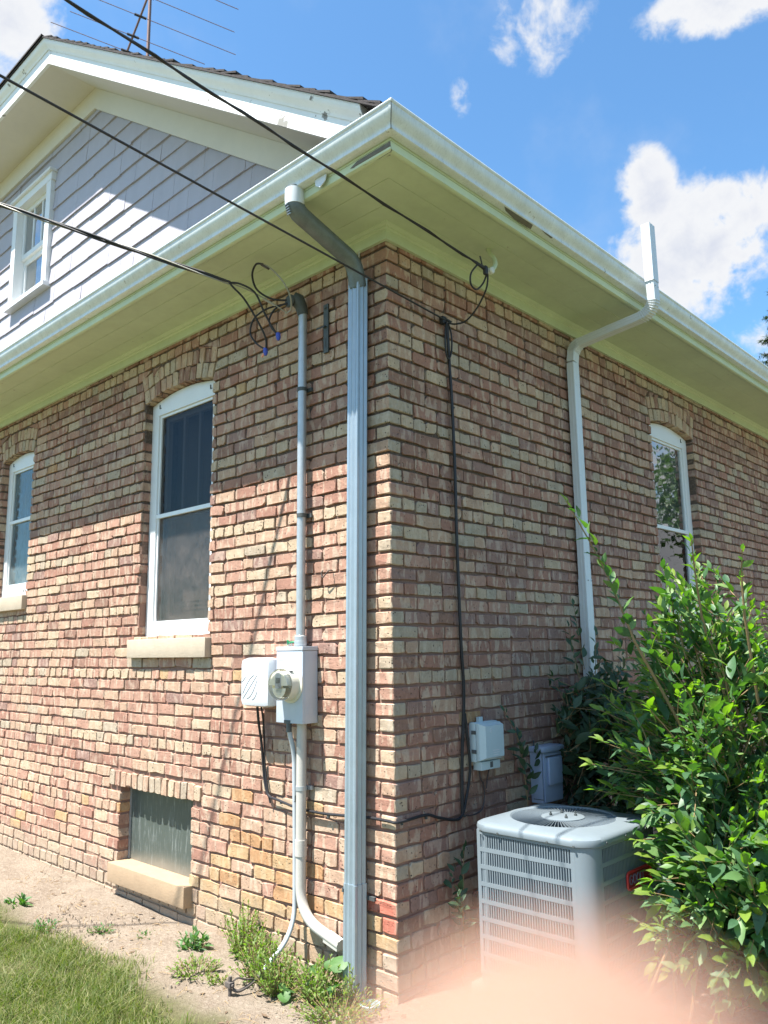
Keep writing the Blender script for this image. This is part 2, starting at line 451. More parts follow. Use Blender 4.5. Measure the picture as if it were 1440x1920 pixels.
def ground_mat():
    m, g, p, out = new_mat('soil_and_turf')
    geo = g.new('ShaderNodeNewGeometry')
    s = g.new('ShaderNodeSeparateXYZ')
    g.put(s.inputs[0], geo.outputs['Position'])
    n = g.noise(geo.outputs['Position'], 2.5, 5, 0.6)
    nf = g.noise(geo.outputs['Position'], 35, 6, 0.7)
    ng = g.noise(geo.outputs['Position'], 160, 3, 0.7)
    soil = g.mix(g.ss(n, 0.35, 0.65), (0.245, 0.195, 0.15), (0.31, 0.255, 0.20))
    soil = g.mix(g.ss(nf, 0.45, 0.75), soil, (0.37, 0.31, 0.25))
    soil = g.mix(g.math('MULTIPLY', g.ss(ng, 0.56, 0.70), 0.75), soil, (0.13, 0.095, 0.07))
    turf = g.mix(nf, (0.060, 0.078, 0.024), (0.16, 0.15, 0.075))
    turf = g.mix(g.math('MULTIPLY', g.ss(ng, 0.42, 0.62), 0.5), turf, (0.17, 0.14, 0.085))
    dl = g.math('SUBTRACT', g.math('MULTIPLY', s.outputs[1], -1.0), 0.55)        # beyond the soil strip on the left side
    dr = g.math('SUBTRACT', s.outputs[0], 2.1)                                    # beyond the bed on the right side
    dd = g.math('MAXIMUM', g.math('MAXIMUM', dl, dr), g.math('MAXIMUM', g.math('SUBTRACT', s.outputs[1], 11.8), g.math('SUBTRACT', -10.6, s.outputs[0])))
    f = g.ss(g.math('ADD', dd, g.math('MULTIPLY', g.math('SUBTRACT', n, 0.5), 0.5)), -0.05, 0.22)
    c = g.mix(f, soil, turf)
    g.put(p.inputs['Base Color'], c)
    p.inputs['Roughness'].default_value = 0.97
    p.inputs['Specular IOR Level'].default_value = 0.1
    b = g.new('ShaderNodeBump')
    b.inputs['Strength'].default_value = 1.0
    b.inputs['Distance'].default_value = 0.022
    g.put(b.inputs['Height'], g.math('ADD', g.math('MULTIPLY', nf, 1.0), g.math('MULTIPLY', ng, 0.35)))
    g.put(p.inputs['Normal'], b.outputs[0])
    return m


M['ground'] = ground_mat()


def skin_mat():
    m, g, p, out = new_mat('skin')
    geo = g.new('ShaderNodeNewGeometry')
    n = g.noise(geo.outputs['Position'], 300, 3, 0.6)
    g.put(p.inputs['Base Color'], g.mix(n, (0.24, 0.142, 0.10), (0.265, 0.165, 0.12)))
    p.inputs['Roughness'].default_value = 0.65
    p.inputs['Specular IOR Level'].default_value = 0.25
    p.inputs['Subsurface Weight'].default_value = 0.6
    p.inputs['Subsurface Radius'].default_value = (0.008, 0.003, 0.0018)
    p.inputs['Subsurface Scale'].default_value = 1.0
    return m


M['skin'] = skin_mat()
M['nail'] = mat('finger_nail', (0.80, 0.55, 0.48), 0.25, 0.04, 60, 0.0)

# ------------------------------------------------------------------ mesh helpers
def link(name, me, parent=None, m=None):
    o = bpy.data.objects.new(name, me)
    COL.objects.link(o)
    if m is not None and not me.materials:
        me.materials.append(m)
    if parent is not None:
        o.parent = parent
    return o


def tag(o, label, cat, group=None, kind=None):
    o['label'] = label
    o['category'] = cat
    if group:
        o['group'] = group
    if kind:
        o['kind'] = kind
    return o


def empty(name, loc, label, cat, group=None):
    o = bpy.data.objects.new(name, None)
    o.empty_display_size = 0.1
    o.location = loc
    COL.objects.link(o)
    return tag(o, label, cat, group)


def TL(u, w, z):      # left wall: u along the wall (to the right), w outwards
    return (u, -w, z)


def TR(u, w, z):      # right wall
    return (w, u, z)


def ID(u, w, z):
    return (u, w, z)


class MB:
    def __init__(s, T=ID):
        s.v = []; s.f = []; s.mi = []; s.T = T; s.sm = []
    def add(s, verts, faces, mi=0, smooth=False):
        b = len(s.v)
        s.v += [s.T(*p) for p in verts]
        s.f += [tuple(i + b for i in f) for f in faces]
        s.mi += [mi] * len(faces)
        s.sm += [smooth] * len(faces)
    def box(s, a, b, mi=0, ch=0.0):
        x0, y0, z0 = a; x1, y1, z1 = b
        if ch <= 0:
            v = [(x, y, z) for x in (x0, x1) for y in (y0, y1) for z in (z0, z1)]
            f = [(0, 1, 3, 2), (4, 6, 7, 5), (0, 4, 5, 1), (2, 3, 7, 6), (0, 2, 6, 4), (1, 5, 7, 3)]
            s.add(v, f, mi)
            return
        c = min(ch, abs(x1 - x0) / 2.01, abs(y1 - y0) / 2.01, abs(z1 - z0) / 2.01)
        bm = bmesh.new()
        bmesh.ops.create_cube(bm, size=1)
        for q in bm.verts:
            q.co = ((x0 + x1) / 2 + q.co.x * (x1 - x0), (y0 + y1) / 2 + q.co.y * (y1 - y0), (z0 + z1) / 2 + q.co.z * (z1 - z0))
        bmesh.ops.bevel(bm, geom=bm.edges[:], offset=c, segments=2, affect='EDGES', profile=0.6)
        bm.verts.index_update()
        s.add([tuple(q.co) for q in bm.verts], [tuple(q.index for q in f.verts) for f in bm.faces], mi, True)
        bm.free()
    def tube(s, pts, r, n=8, mi=0, cap=True, smooth=True):
        pts = [Vector(p) for p in pts]
        rs = r if isinstance(r, (list, tuple)) else [r] * len(pts)
        up = Vector((0, 0, 1))
        t0 = (pts[1] - pts[0]).normalized()
        nrm = t0.orthogonal().normalized()
        V = []; N = len(pts)
        for i, p in enumerate(pts):
            t = (pts[min(i + 1, N - 1)] - pts[max(i - 1, 0)]).normalized()
            nrm = (nrm - t * nrm.dot(t)).normalized()
            bi = t.cross(nrm)
            for k in range(n):
                a = 2 * PI * k / n
                V.append(tuple(p + (nrm * math.cos(a) + bi * math.sin(a)) * rs[i]))
        Fc = [(i * n + k, i * n + (k + 1) % n, (i + 1) * n + (k + 1) % n, (i + 1) * n + k) for i in range(N - 1) for k in range(n)]
        if cap:
            Fc += [tuple(range(n - 1, -1, -1)), tuple((N - 1) * n + k for k in range(n))]
        s.add(V, Fc, mi, smooth)
    def sweep(s, pts, prof, side, mi=0, cap=True, smooth=False):
        """profile (a along SIDE, b along the path's other normal) swept along pts"""
        pts = [Vector(p) for p in pts]
        side = Vector(side).normalized()
        N = len(pts); n = len(prof); V = []
        for i, p in enumerate(pts):
            t = (pts[min(i + 1, N - 1)] - pts[max(i - 1, 0)]).normalized()
            a = (side - t * side.dot(t)).normalized()
            b = t.cross(a)
            V += [tuple(p + a * q[0] + b * q[1]) for q in prof]
        Fc = [(i * n + k, i * n + (k + 1) % n, (i + 1) * n + (k + 1) % n, (i + 1) * n + k) for i in range(N - 1) for k in range(n)]
        if cap:
            Fc += [tuple(range(n - 1, -1, -1)), tuple((N - 1) * n + k for k in range(n))]
        s.add(V, Fc, mi, smooth)
    def lathe(s, prof, c, axis='z', n=24, mi=0, smooth=True):
        V = []
        for r, h in prof:
            for k in range(n):
                a = 2 * PI * k / n
                p = (r * math.cos(a), r * math.sin(a), h)
                if axis == 'y':
                    p = (p[0], p[2], p[1])
                elif axis == 'x':
                    p = (p[2], p[0], p[1])
                V.append((c[0] + p[0], c[1] + p[1], c[2] + p[2]))
        N = len(prof)
        Fc = [(i * n + k, i * n + (k + 1) % n, (i + 1) * n + (k + 1) % n, (i + 1) * n + k) for i in range(N - 1) for k in range(n)]
        if prof[0][0] > 1e-5:
            Fc.append(tuple(range(n)))
        if prof[-1][0] > 1e-5:
            Fc.append(tuple((N - 1) * n + k for k in range(n)))
        s.add(V, Fc, mi, smooth)
    def prism(s, poly, a, b, axis=1, mi=0):
        """polygon in the two other axes, extruded along AXIS from a to b"""
        def P(p, d):
            if axis == 1:
                return (p[0], d, p[1])
            if axis == 0:
                return (d, p[0], p[1])
            return (p[0], p[1], d)
        n = len(poly)
        V = [P(p, a) for p in poly] + [P(p, b) for p in poly]
        Fc = [tuple(range(n)), tuple(range(2 * n - 1, n - 1, -1))] + [(k, (k + 1) % n, n + (k + 1) % n, n + k) for k in range(n)]
        s.add(V, Fc, mi)
    def mesh(s, name, mats):
        me = bpy.data.meshes.new(name)
        me.from_pydata(s.v, [], s.f)
        for m in (mats if isinstance(mats, (list, tuple)) else [mats]):
            me.materials.append(m)
        me.polygons.foreach_set('material_index', s.mi)
        me.polygons.foreach_set('use_smooth', s.sm)
        bm = bmesh.new(); bm.from_mesh(me)
        bmesh.ops.recalc_face_normals(bm, faces=bm.faces[:])
        bm.to_mesh(me); bm.free()
        if any(s.sm):
            try:
                me.set_sharp_from_angle(angle=math.radians(40))
            except Exception:
                pass
        return me
    def build(s, name, mats, parent=None):
        return link(name, s.mesh(name, mats), parent)


def smooth_path(pts, n=8):
    pts = [Vector(p) for p in pts]
    out = []
    for i in range(len(pts) - 1):
        p0 = pts[max(i - 1, 0)]; p1 = pts[i]; p2 = pts[i + 1]; p3 = pts[min(i + 2, len(pts) - 1)]
        for k in range(n):
            t = k / n
            out.append(0.5 * ((2 * p1) + (p2 - p0) * t + (2 * p0 - 5 * p1 + 4 * p2 - p3) * t * t + (3 * p1 - p0 - 3 * p2 + p3) * t ** 3))
    out.append(pts[-1])
    return out


def arc_fillet(pts, r, n=6):
    """polyline with rounded corners of radius r"""
    pts = [Vector(p) for p in pts]
    out = [pts[0]]
    for i in range(1, len(pts) - 1):
        a, b, c = pts[i - 1], pts[i], pts[i + 1]
        d1 = (a - b).normalized(); d2 = (c - b).normalized()
        rr = min(r, (a - b).length * 0.48, (c - b).length * 0.48)
        for k in range(n + 1):
            t = k / n
            out.append((b + d1 * rr) * (1 - t) ** 2 + b * 2 * t * (1 - t) + (b + d2 * rr) * t * t)
    out.append(pts[-1])
    return out


def project(p):
    d = Vector(p) - CAM
    z = d.dot(F_)
    if z < 0.05:
        return None
    return 720 + FPX * d.dot(R_) / z, 960 - FPX * d.dot(U_) / z, z


# ------------------------------------------------------------------ ground
def ground():
    xs = np.concatenate([[-400, -150, -60, -25, -14], np.arange(-8, 6.01, 0.16), [9, 16, 40, 120, 400]])
    ys = np.concatenate([[-400, -150, -60, -25, -12], np.arange(-6, 5.01, 0.16), [8, 12, 20, 45, 120, 400]])
    X, Y = np.meshgrid(xs, ys)
    near = np.exp(-((X + 1) ** 2 + (Y) ** 2) / 30)
    Z = -0.035 + near * (0.02 * np.sin(X * 3.1 + Y * 2.2) * np.cos(Y * 4.3 - X) + 0.012 * np.sin(X * 9 + 1.3) * np.sin(Y * 8.2))
    Z = Z + np.clip((-X - 2.6) / 2.2, 0, 1) * 0.055 * near * (Y > -1.2)
    n, m_ = X.shape
    v = np.stack([X.ravel(), Y.ravel(), Z.ravel()], 1)
    f = [(j * m_ + i, j * m_ + i + 1, (j + 1) * m_ + i + 1, (j + 1) * m_ + i) for j in range(n - 1) for i in range(m_ - 1)]
    me = bpy.data.meshes.new('ground')
    me.from_pydata(v.tolist(), [], f)
    me.polygons.foreach_set('use_smooth', [True] * len(f))
    o = link('ground', me, None, M['ground'])
    o['kind'] = 'structure'
    o['label'] = 'dry sandy soil beside the brick wall running into green lawn'


ground()

# ------------------------------------------------------------------ the house
HX0, HY1 = -9.6, 10.8
house = empty('brick_house', (-4.8, 5.4, 0), 'brick bungalow with white gutters and a grey shingled gable', 'house')


def hpart(name, mb, mats, parent=None, label=None):
    o = mb.build(name, mats, None)
    p = parent or house
    o.parent = p
    if p is house:
        o.matrix_parent_inverse = Matrix.Translation((4.8, -5.4, 0))
    if label:
        o['label'] = label
    return o


JZ = [3.7612, 3.6815, 3.604, 3.5279, 3.4508, 3.3749, 3.2983, 3.2189, 3.1419, 3.0641, 2.9896, 2.9135, 2.8358, 2.7603, 2.6842, 2.6083, 2.531, 2.4557, 2.3818, 2.3074, 2.2326, 2.1581, 2.085, 2.012, 1.9385, 1.8656, 1.7902, 1.7166, 1.6418, 1.5663, 1.4902, 1.4133, 1.3369, 1.26, 1.1857, 1.1114, 1.0349, 0.9578, 0.882, 0.8042, 0.7284, 0.6515, 0.5737, 0.494, 0.4123, 0.3354, 0.2538, 0.1759, 0.0944, 0.0092, -0.067, -0.145]
ROWS = [(3.838, JZ[0], -1)] + [(JZ[k - 1], JZ[k], k) for k in range(1, len(JZ))]
JOINT = 0.0098
BED = 0.0155
DEPTH = 0.095


class Opening:
    def __init__(s, u0, u1, z0, spring=None, rise=0.0, head=None, ring=0.0):
        s.u0, s.u1, s.z0, s.spring, s.rise, s.head, s.ring = u0, u1, z0, spring, rise, head, ring
        c = (u1 - u0)
        s.mid = (u0 + u1) / 2
        if spring:
            s.R = (c * c / 4 + rise * rise) / (2 * rise)
            s.zc = spring + rise - s.R
            s.half = math.asin(c / 2 / s.R)
    def arch_z(s, u):
        return s.zc + math.sqrt(max(0, s.R ** 2 - (u - s.mid) ** 2))
    def hw(s, z):
        """half width of the zone without wall bricks at height z"""
        c = (s.u1 - s.u0) / 2
        if s.spring is None:
            return c
        Ro = s.R + s.ring + 0.008
        if z < s.spring:
            return c
        zk = s.zc + Ro * math.cos(s.half)
        if z < zk:
            return c + (z - s.spring) * math.tan(s.half) + 0.006
        if z < s.zc + Ro:
            return math.sqrt(Ro ** 2 - (z - s.zc) ** 2)
        return 0.0
    def cut(s, zl, zt):
        """(u0 low, u0 high, u1 low, u1 high) removed from a brick between zl and zt, or None"""
        zm = (zl + zt) / 2
        if zm < s.z0:
            return None
        if s.spring is None:
            if zm < s.head:
                return (s.u0, s.u0, s.u1, s.u1)
            return (s.u0 - 0.145, s.u0 - 0.145, s.u1 + 0.115, s.u1 + 0.115) if zm < s.head + s.ring else None
        if s.hw(zm) <= 0:
            return None
        a, b = s.hw(zl), max(s.hw(zt), s.hw(zm) * 0.6)
        return (s.mid - a, s.mid - b, s.mid + a, s.mid + b)


OP_A = Opening(-2.463, -1.598, 1.69, 3.41, 0.055, ring=0.212)
OP_B = Opening(-5.075, -4.384, 2.115, 3.41, 0.05, ring=0.212)
OP_D = Opening(-8.2, -7.35, 1.69, 3.41, 0.055, ring=0.212)
OP_BS = Opening(-2.615, -1.735, 0.19, None, head=0.682, ring=0.10)
OP_C = Opening(3.17, 4.022, 1.69, 3.41, 0.055, ring=0.212)
OP_E = Opening(7.2, 8.05, 1.69, 3.41, 0.055, ring=0.212)


def brick_shape(quad, w0, depth, rng, bev=0.0028, jit=0.0026, mid=True):
    """a worn brick whose face is QUAD ((u,z) x4, counter-clockwise from lower left): verts (u,w,z), faces"""
    q = np.array(quad, float)
    out = []
    for i in range(4):
        a = q[i]; p = q[i - 1]; n = q[(i + 1) % 4]
        dp = (p - a); dn = (n - a)
        lp = np.linalg.norm(dp); ln = np.linalg.norm(dn)
        c = rng.uniform(0.002, 0.007) if rng.random() < 0.85 else rng.uniform(0.01, 0.02)
        out.append(a + dp / lp * min(c, lp * 0.3))
        out.append(a + dn / ln * min(c, ln * 0.3))
        if mid and i in (0, 2):
            out.append((a + n) / 2)
    out = np.array(out)
    out += rng.normal(0, jit, out.shape)
    cen = out.mean(0)
    ins = cen + (out - cen) * (1 - bev / np.maximum(np.linalg.norm(out - cen, axis=1, keepdims=True), 0.02))
    n = len(out)
    tilt = rng.normal(0, 0.010, 2)
    wf = w0 + (ins - cen) @ tilt + rng.normal(0, 0.0007, n)
    we = w0 - 0.0024 + (out - cen) @ tilt + rng.normal(0, 0.0008, n)
    V = [(p[0], -depth, p[1]) for p in out] + [(out[i][0], we[i], out[i][1]) for i in range(n)] + [(ins[i][0], wf[i], ins[i][1]) for i in range(n)]
    Fc = []
    for i in range(n):
        j = (i + 1) % n
        Fc += [(i, j, n + j, n + i), (n + i, n + j, 2 * n + j, 2 * n + i)]
    Fc.append(tuple(2 * n + i for i in range(n)))
    return V, Fc


class BrickSpec:
    __slots__ = ('quad', 'w0', 'key', 'score', 'T', 'arch', 'depth')


def row_key(wall, z, header, rng, u=-1.0):
    r = rng.random()
    def pick(ws):
        ks = list(ws); t = sum(ws.values()); x = rng.random() * t
        for k in ks:
            x -= ws[k]
            if x <= 0:
                return k
        return ks[-1]
    if wall == 'L':
        if z < 0.7 and u < -1.9:
            return pick({'tan': 4.5, 'pink': 2.2, 'yellow': 1.1, 'orange': 0.35, 'buff': 0.8, 'rose': 0.8})
        if z < 0.55:
            return pick({'yellow': 2.6, 'orange': 2.0, 'tan': 4.2, 'pink': 1.4, 'rose': 0.6})
        if z < 0.8:
            return pick({'yellow': 0.8, 'orange': 0.7, 'pink': 3.4, 'tan': 3.2, 'buff': 0.9, 'rose': 1.6})
        if header:
            return pick({'buff': 5, 'tan': 3, 'pink': 1.6, 'grey': 0.9, 'yellow': 0.05})
        if z > 2.5:
            return pick({'rose': 3.0, 'pink': 2.8, 'brown': 1.9, 'mauve': 1.6, 'tan': 1.5, 'grey': 0.5, 'buff': 0.25, 'orange': 0.05})
        return pick({'pink': 4.4, 'rose': 1.9, 'tan': 3.6, 'buff': 0.8, 'mauve': 0.7, 'brown': 0.6, 'yellow': 0.02, 'grey': 0.2})
    if z < 0.45:
        return pick({'tan': 2, 'brown': 2, 'rose': 2, 'yellow': 1.4, 'mauve': 1, 'orange': 0.5})
    if header:
        return pick({'grey': 3.6, 'buff': 3.4, 'tan': 1.6, 'mauve': 1, 'rose': 0.8})
    return pick({'rose': 3.2, 'mauve': 2.5, 'brown': 2.2, 'pink': 2.0, 'grey': 0.75, 'tan': 1.2, 'buff': 0.2, 'orange': 0.03})


def course_bricks(wall, T, u_from, u_to, openings, rng):
    """all bricks of one wall; u runs away from the corner (sign -1 on the left wall, +1 on the right)"""
    sgn = -1 if wall == 'L' else 1
    specs = []
    for za, zb, k in ROWS:
        header = k in (1, 7, 13, 19, 25, 31, 37, 43, 49)
        zt, zl = za - BED / 2, zb + BED / 2
        cuts = [c for c in (o.cut(zl, zt) for o in openings) if c]
        # the corner brick of this course: long on one wall, short on the other
        long_here = (k % 2 == 0) == (wall == 'R')
        d = (0.196 if long_here else 0.094)
        if header and k % 2 == 1 and not long_here:
            pass
        d += JOINT
        while d < abs(u_to):
            L = (0.0925 if header else 0.196) + rng.normal(0, 0.003 if header else 0.005)
            if not header and rng.random() < 0.05:
                L = 0.095
            a, b = d, d + L
            d = b + JOINT * rng.uniform(0.75, 1.35)
            ua, ub = (sgn * a, sgn * b) if sgn > 0 else (sgn * b, sgn * a)
            pieces = [(ua, ua, ub, ub)]
            for c0, c0t, c1, c1t in cuts:
                nxt = []
                for p0, p0t, p1, p1t in pieces:
                    if max(p1, p1t) <= min(c0, c0t) or min(p0, p0t) >= max(c1, c1t):
                        nxt.append((p0, p0t, p1, p1t))
                    else:
                        if p0 < max(c0, c0t):
                            nxt.append((p0, p0t, min(c0, p1), min(c0t, p1t)))
                        if p1 > min(c1, c1t):
                            nxt.append((max(c1, p0), max(c1t, p0t), p1, p1t))
                pieces = nxt
            for p0, p0t, p1, p1t in pieces:
                if min(p1 - p0, p1t - p0t) < 0.010:
                    if max(p1 - p0, p1t - p0t) < 0.03:
                        continue
                    if p1 - p0 < 0.010:
                        p1 = p0 + 0.010
                    if p1t - p0t < 0.010:
                        p0t, p1t = (p1t - 0.010, p1t) if p1t > p0t else (p0t, p0t + 0.010)
                s = BrickSpec()
                dz = rng.normal(0, 0.0012, 2)
                s.quad = ((p0, zl + dz[0]), (p1, zl + dz[1]), (p1t, zt + dz[1] + rng.normal(0, .0008)), (p0t, zt + dz[0]))
                s.w0 = rng.normal(0, 0.002)
                s.key = row_key(wall, zb, header, rng, p0)
                s.T = T; s.arch = abs(p0 - p0t) > 0.001 or abs(p1 - p1t) > 0.001; s.depth = DEPTH
                specs.append(s)
    for o in openings:
        if o.spring is not None:
            for ring in (0, 1):
                r0 = o.R + 0.006 + ring * 0.106
                r1 = r0 + 0.098
                n = max(6, int(round(2 * o.half * r0 / 0.071)))
                for i in range(n):
                    a0 = -o.half + 2 * o.half * (i + 0.07) / n
                    a1 = -o.half + 2 * o.half * (i + 0.93) / n
                    s = BrickSpec()
                    P = lambda r, a: (o.mid + r * math.sin(a), o.zc + r * math.cos(a))
                    j = rng.normal(0, 0.003)
                    s.quad = (P(r0, a0), P(r0, a1), P(r1 + j, a1), P(r1 + j, a0))
                    s.w0 = rng.normal(0.001, 0.002)
                    s.key = ['buff', 'tan', 'tan', 'brown', 'buff', 'grey'][int(rng.random() * 6)]
                    s.T = T; s.arch = True; s.depth = DEPTH
                    specs.append(s)
        else:
            n = 15
            a = o.u0 - 0.14; b = o.u1 + 0.11
            for i in range(n):
                p0 = a + (b - a) * i / n + 0.005; p1 = a + (b - a) * (i + 1) / n - 0.005
                s = BrickSpec()
                jz = rng.normal(0, 0.003, 2)
                s.quad = ((p0, o.head + jz[0]), (p1, o.head + jz[0]), (p1, o.head + 0.098 + jz[1]), (p0, o.head + 0.098 + jz[1]))
                s.w0 = rng.normal(0.006, 0.002)
                s.key = ['tan', 'tan', 'buff', 'pink', 'grey', 'tan'][int(rng.random() * 6)]
                s.T = T; s.arch = True; s.depth = DEPTH
                specs.append(s)
    return specs


def score(s):
    c = np.mean(np.array(s.quad), 0)
    p = Vector(s.T(c[0], 0, c[1]))
    q = project(p)
    if q is None or not (0 < q[0] < 1440 and 0 < q[1] < 1900):
        return 0
    x, y, _ = q
    if s.T is TL and -0.25 < c[0] < -0.1:
        return 0          # behind the downspout
    if s.T is TR and (y > 1500 and x > 890 or x > 1040 and y > 1150):
        return 0          # behind the condenser, the finger and the bushes
    pts = [project(s.T(a, 0, b)) for a, b in s.quad]
    A = 0
    for i in range(4):
        A += pts[i - 1][0] * pts[i][1] - pts[i][0] * pts[i - 1][1]
    return abs(A) / 2


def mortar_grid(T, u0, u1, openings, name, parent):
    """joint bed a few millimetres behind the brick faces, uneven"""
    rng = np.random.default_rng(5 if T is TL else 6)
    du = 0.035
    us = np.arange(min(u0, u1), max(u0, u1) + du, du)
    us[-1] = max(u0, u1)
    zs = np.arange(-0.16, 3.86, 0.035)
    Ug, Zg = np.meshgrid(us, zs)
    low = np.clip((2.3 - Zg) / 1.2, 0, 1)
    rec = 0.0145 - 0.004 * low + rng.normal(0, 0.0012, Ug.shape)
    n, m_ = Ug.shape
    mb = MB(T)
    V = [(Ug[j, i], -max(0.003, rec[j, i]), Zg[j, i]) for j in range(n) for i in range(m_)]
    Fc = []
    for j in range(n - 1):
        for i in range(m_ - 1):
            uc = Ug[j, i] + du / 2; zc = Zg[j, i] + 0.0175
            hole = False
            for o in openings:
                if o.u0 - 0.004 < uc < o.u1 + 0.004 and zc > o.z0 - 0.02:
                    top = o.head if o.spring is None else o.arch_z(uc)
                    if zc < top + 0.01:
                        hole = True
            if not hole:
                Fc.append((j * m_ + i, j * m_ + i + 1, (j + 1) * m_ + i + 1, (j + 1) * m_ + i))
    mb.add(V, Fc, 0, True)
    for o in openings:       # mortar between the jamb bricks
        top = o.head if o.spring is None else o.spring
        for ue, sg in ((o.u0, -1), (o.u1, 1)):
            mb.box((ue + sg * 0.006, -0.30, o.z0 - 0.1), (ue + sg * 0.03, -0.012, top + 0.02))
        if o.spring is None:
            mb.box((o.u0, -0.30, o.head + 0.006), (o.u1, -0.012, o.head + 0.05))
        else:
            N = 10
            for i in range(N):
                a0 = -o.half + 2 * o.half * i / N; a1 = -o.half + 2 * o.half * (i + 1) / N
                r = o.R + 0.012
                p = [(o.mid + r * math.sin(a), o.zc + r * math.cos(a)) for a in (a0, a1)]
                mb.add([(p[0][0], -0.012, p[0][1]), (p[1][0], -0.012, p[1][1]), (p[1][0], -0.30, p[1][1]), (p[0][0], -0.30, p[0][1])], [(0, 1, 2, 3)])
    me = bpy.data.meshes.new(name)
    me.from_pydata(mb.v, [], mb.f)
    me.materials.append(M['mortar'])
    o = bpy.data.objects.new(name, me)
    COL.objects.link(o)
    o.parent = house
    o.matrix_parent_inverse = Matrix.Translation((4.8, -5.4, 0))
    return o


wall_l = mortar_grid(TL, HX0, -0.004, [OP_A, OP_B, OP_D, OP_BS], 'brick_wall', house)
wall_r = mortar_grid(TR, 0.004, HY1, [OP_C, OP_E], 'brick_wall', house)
rngL = np.random.default_rng(21)
rngR = np.random.default_rng(22)
specs = course_bricks('L', TL, 0, HX0, [OP_A, OP_B, OP_D, OP_BS], rngL) + course_bricks('R', TR, 0, HY1, [OP_C, OP_E], rngR)
for s in specs:
    s.score = score(s)
order = sorted(range(len(specs)), key=lambda i: -specs[i].score)
N_SINGLE = 245
single = set(order[:N_SINGLE])
# shared face meshes for the single bricks: stretcher and header, several worn variants each
TEMPL = {}
for kind, L in (('s', 0.196), ('h', 0.0925)):
    TEMPL[kind] = []
    for t in range(8):
        rg = np.random.default_rng(100 + t + (50 if kind == 'h' else 0))
        h = 0.0765 - BED
        V, Fc = brick_shape(((-L / 2, -h / 2), (L / 2, -h / 2), (L / 2, h / 2), (-L / 2, h / 2)), 0, DEPTH, rg)
        mb = MB(TL); mb.add(V, Fc)
        TEMPL[kind].append(mb.mesh('brick_' + ('stretcher' if kind == 's' else 'header'), BR['rose']))
joined = {True: MB(TL), False: MB(TR)}
rgs = np.random.default_rng(77)
n_single = 0
for i, s in enumerate(specs):
    q = np.array(s.quad)
    L = q[:, 0].max() - q[:, 0].min(); h = q[:, 1].max() - q[:, 1].min()
    if i in single and s.score > 0:
        c = q.mean(0)
        wall = wall_l if s.T is TL else wall_r
        if s.arch:
            V, Fc = brick_shape(s.quad, s.w0, s.depth, rgs)
            mb = MB(s.T); mb.add(V, Fc)
            o = mb.build('brick', BR[s.key])
            o.parent = wall; o.matrix_parent_inverse = wall.matrix_world.inverted()
        else:
            kind = 's' if L > 0.14 else 'h'
            me = TEMPL[kind][int(rgs.integers(8))]
            o = bpy.data.objects.new('brick', me)
            COL.objects.link(o)
            o.location = s.T(c[0], s.w0, c[1])
            flip = 0.0
            if s.T is TR:
                o.rotation_euler = (0, 0, PI / 2)
            o.scale = (L / (0.196 if kind == 's' else 0.0925), 1, h / (0.0765 - BED))
            o.material_slots[0].link = 'OBJECT'
            o.material_slots[0].material = BR[s.key]
            o.parent = wall; o.matrix_parent_inverse = wall.matrix_world.inverted()
        n_single += 1
    else:
        V, Fc = brick_shape(s.quad, s.w0, s.depth, rgs)
        joined[s.T is TL].add(V, Fc, BKEYS.index(s.key))


def build_flat(mb, name, mats, parent):
    me = bpy.data.meshes.new(name)
    me.from_pydata(mb.v, [], mb.f)
    for m in mats:
        me.materials.append(m)
    me.polygons.foreach_set('material_index', mb.mi)
    o = bpy.data.objects.new(name, me)
    COL.objects.link(o)
    o.parent = parent
    return o


for lf, wl in ((True, wall_l), (False, wall_r)):
    o = build_flat(joined[lf], 'brickwork', [BR[k] for k in BKEYS], wl)
    o['kind'] = 'stuff'
    o.matrix_parent_inverse = wl.matrix_world.inverted()

# corner bricks: whole bricks that turn the corner, alternately long on either side
rgc = np.random.default_rng(31)
for za, zb, k in ROWS:
    zt, zl = za - BED / 2, zb + BED / 2
    lu = 0.196 if k % 2 else 0.094
    ru = 0.094 if k % 2 else 0.196
    if k < 1 and k != -1:
        pass
    bm = bmesh.new()
    bmesh.ops.create_cube(bm, size=1)
    e = rgc.normal(0, 0.0014, 2)
    for v in bm.verts:
        v.co = (-lu / 2 + e[0] + v.co.x * lu, ru / 2 - e[1] + v.co.y * ru, (zt + zl) / 2 + v.co.z * (zt - zl))
    bmesh.ops.subdivide_edges(bm, edges=[ed for ed in bm.edges], cuts=1, use_grid_fill=True)
    bmesh.ops.bevel(bm, geom=[ed for ed in bm.edges if ed.calc_face_angle(0) > 0.5], offset=0.0045, segments=1, affect='EDGES')
    for v in bm.verts:
        v.co += Vector(rgc.normal(0, 0.0011, 3))
    me = bpy.data.meshes.new('corner_brick')
    bm.to_mesh(me); bm.free()
    if k in (45, 46):
        key = 'red'
    elif k % 2 == 0 and k > 0:
        key = ['buff', 'pink', 'tan', 'grey', 'buff'][int(rgc.random() * 5)]
    else:
        key = row_key('L', zb, False, rgc)
    key2 = ['buff', 'grey', 'tan', 'grey', 'buff', 'pink'][int(rgc.random() * 6)]
    if k in (45, 46):
        key2 = 'tan' if k == 45 else 'brown'
    else:
        key = row_key('R' if k % 2 == 0 else 'L', max(zb, 0.6), False, rgc)
    me.materials.append(BR[key]); me.materials.append(BR[key2])
    for pl in me.polygons:        # the end face of a brick shows its paler, pitted side
        on_left = pl.normal.y < -0.5
        on_right = pl.normal.x > 0.5
        pl.material_index = 1 if (on_right and k % 2 == 1 or on_left and k % 2 == 0) and k not in (45, 46) or (k in (45, 46) and on_right) else 0
    o = link('brick', me, None, None)
    o.parent = wall_l; o.matrix_parent_inverse = wall_l.matrix_world.inverted()

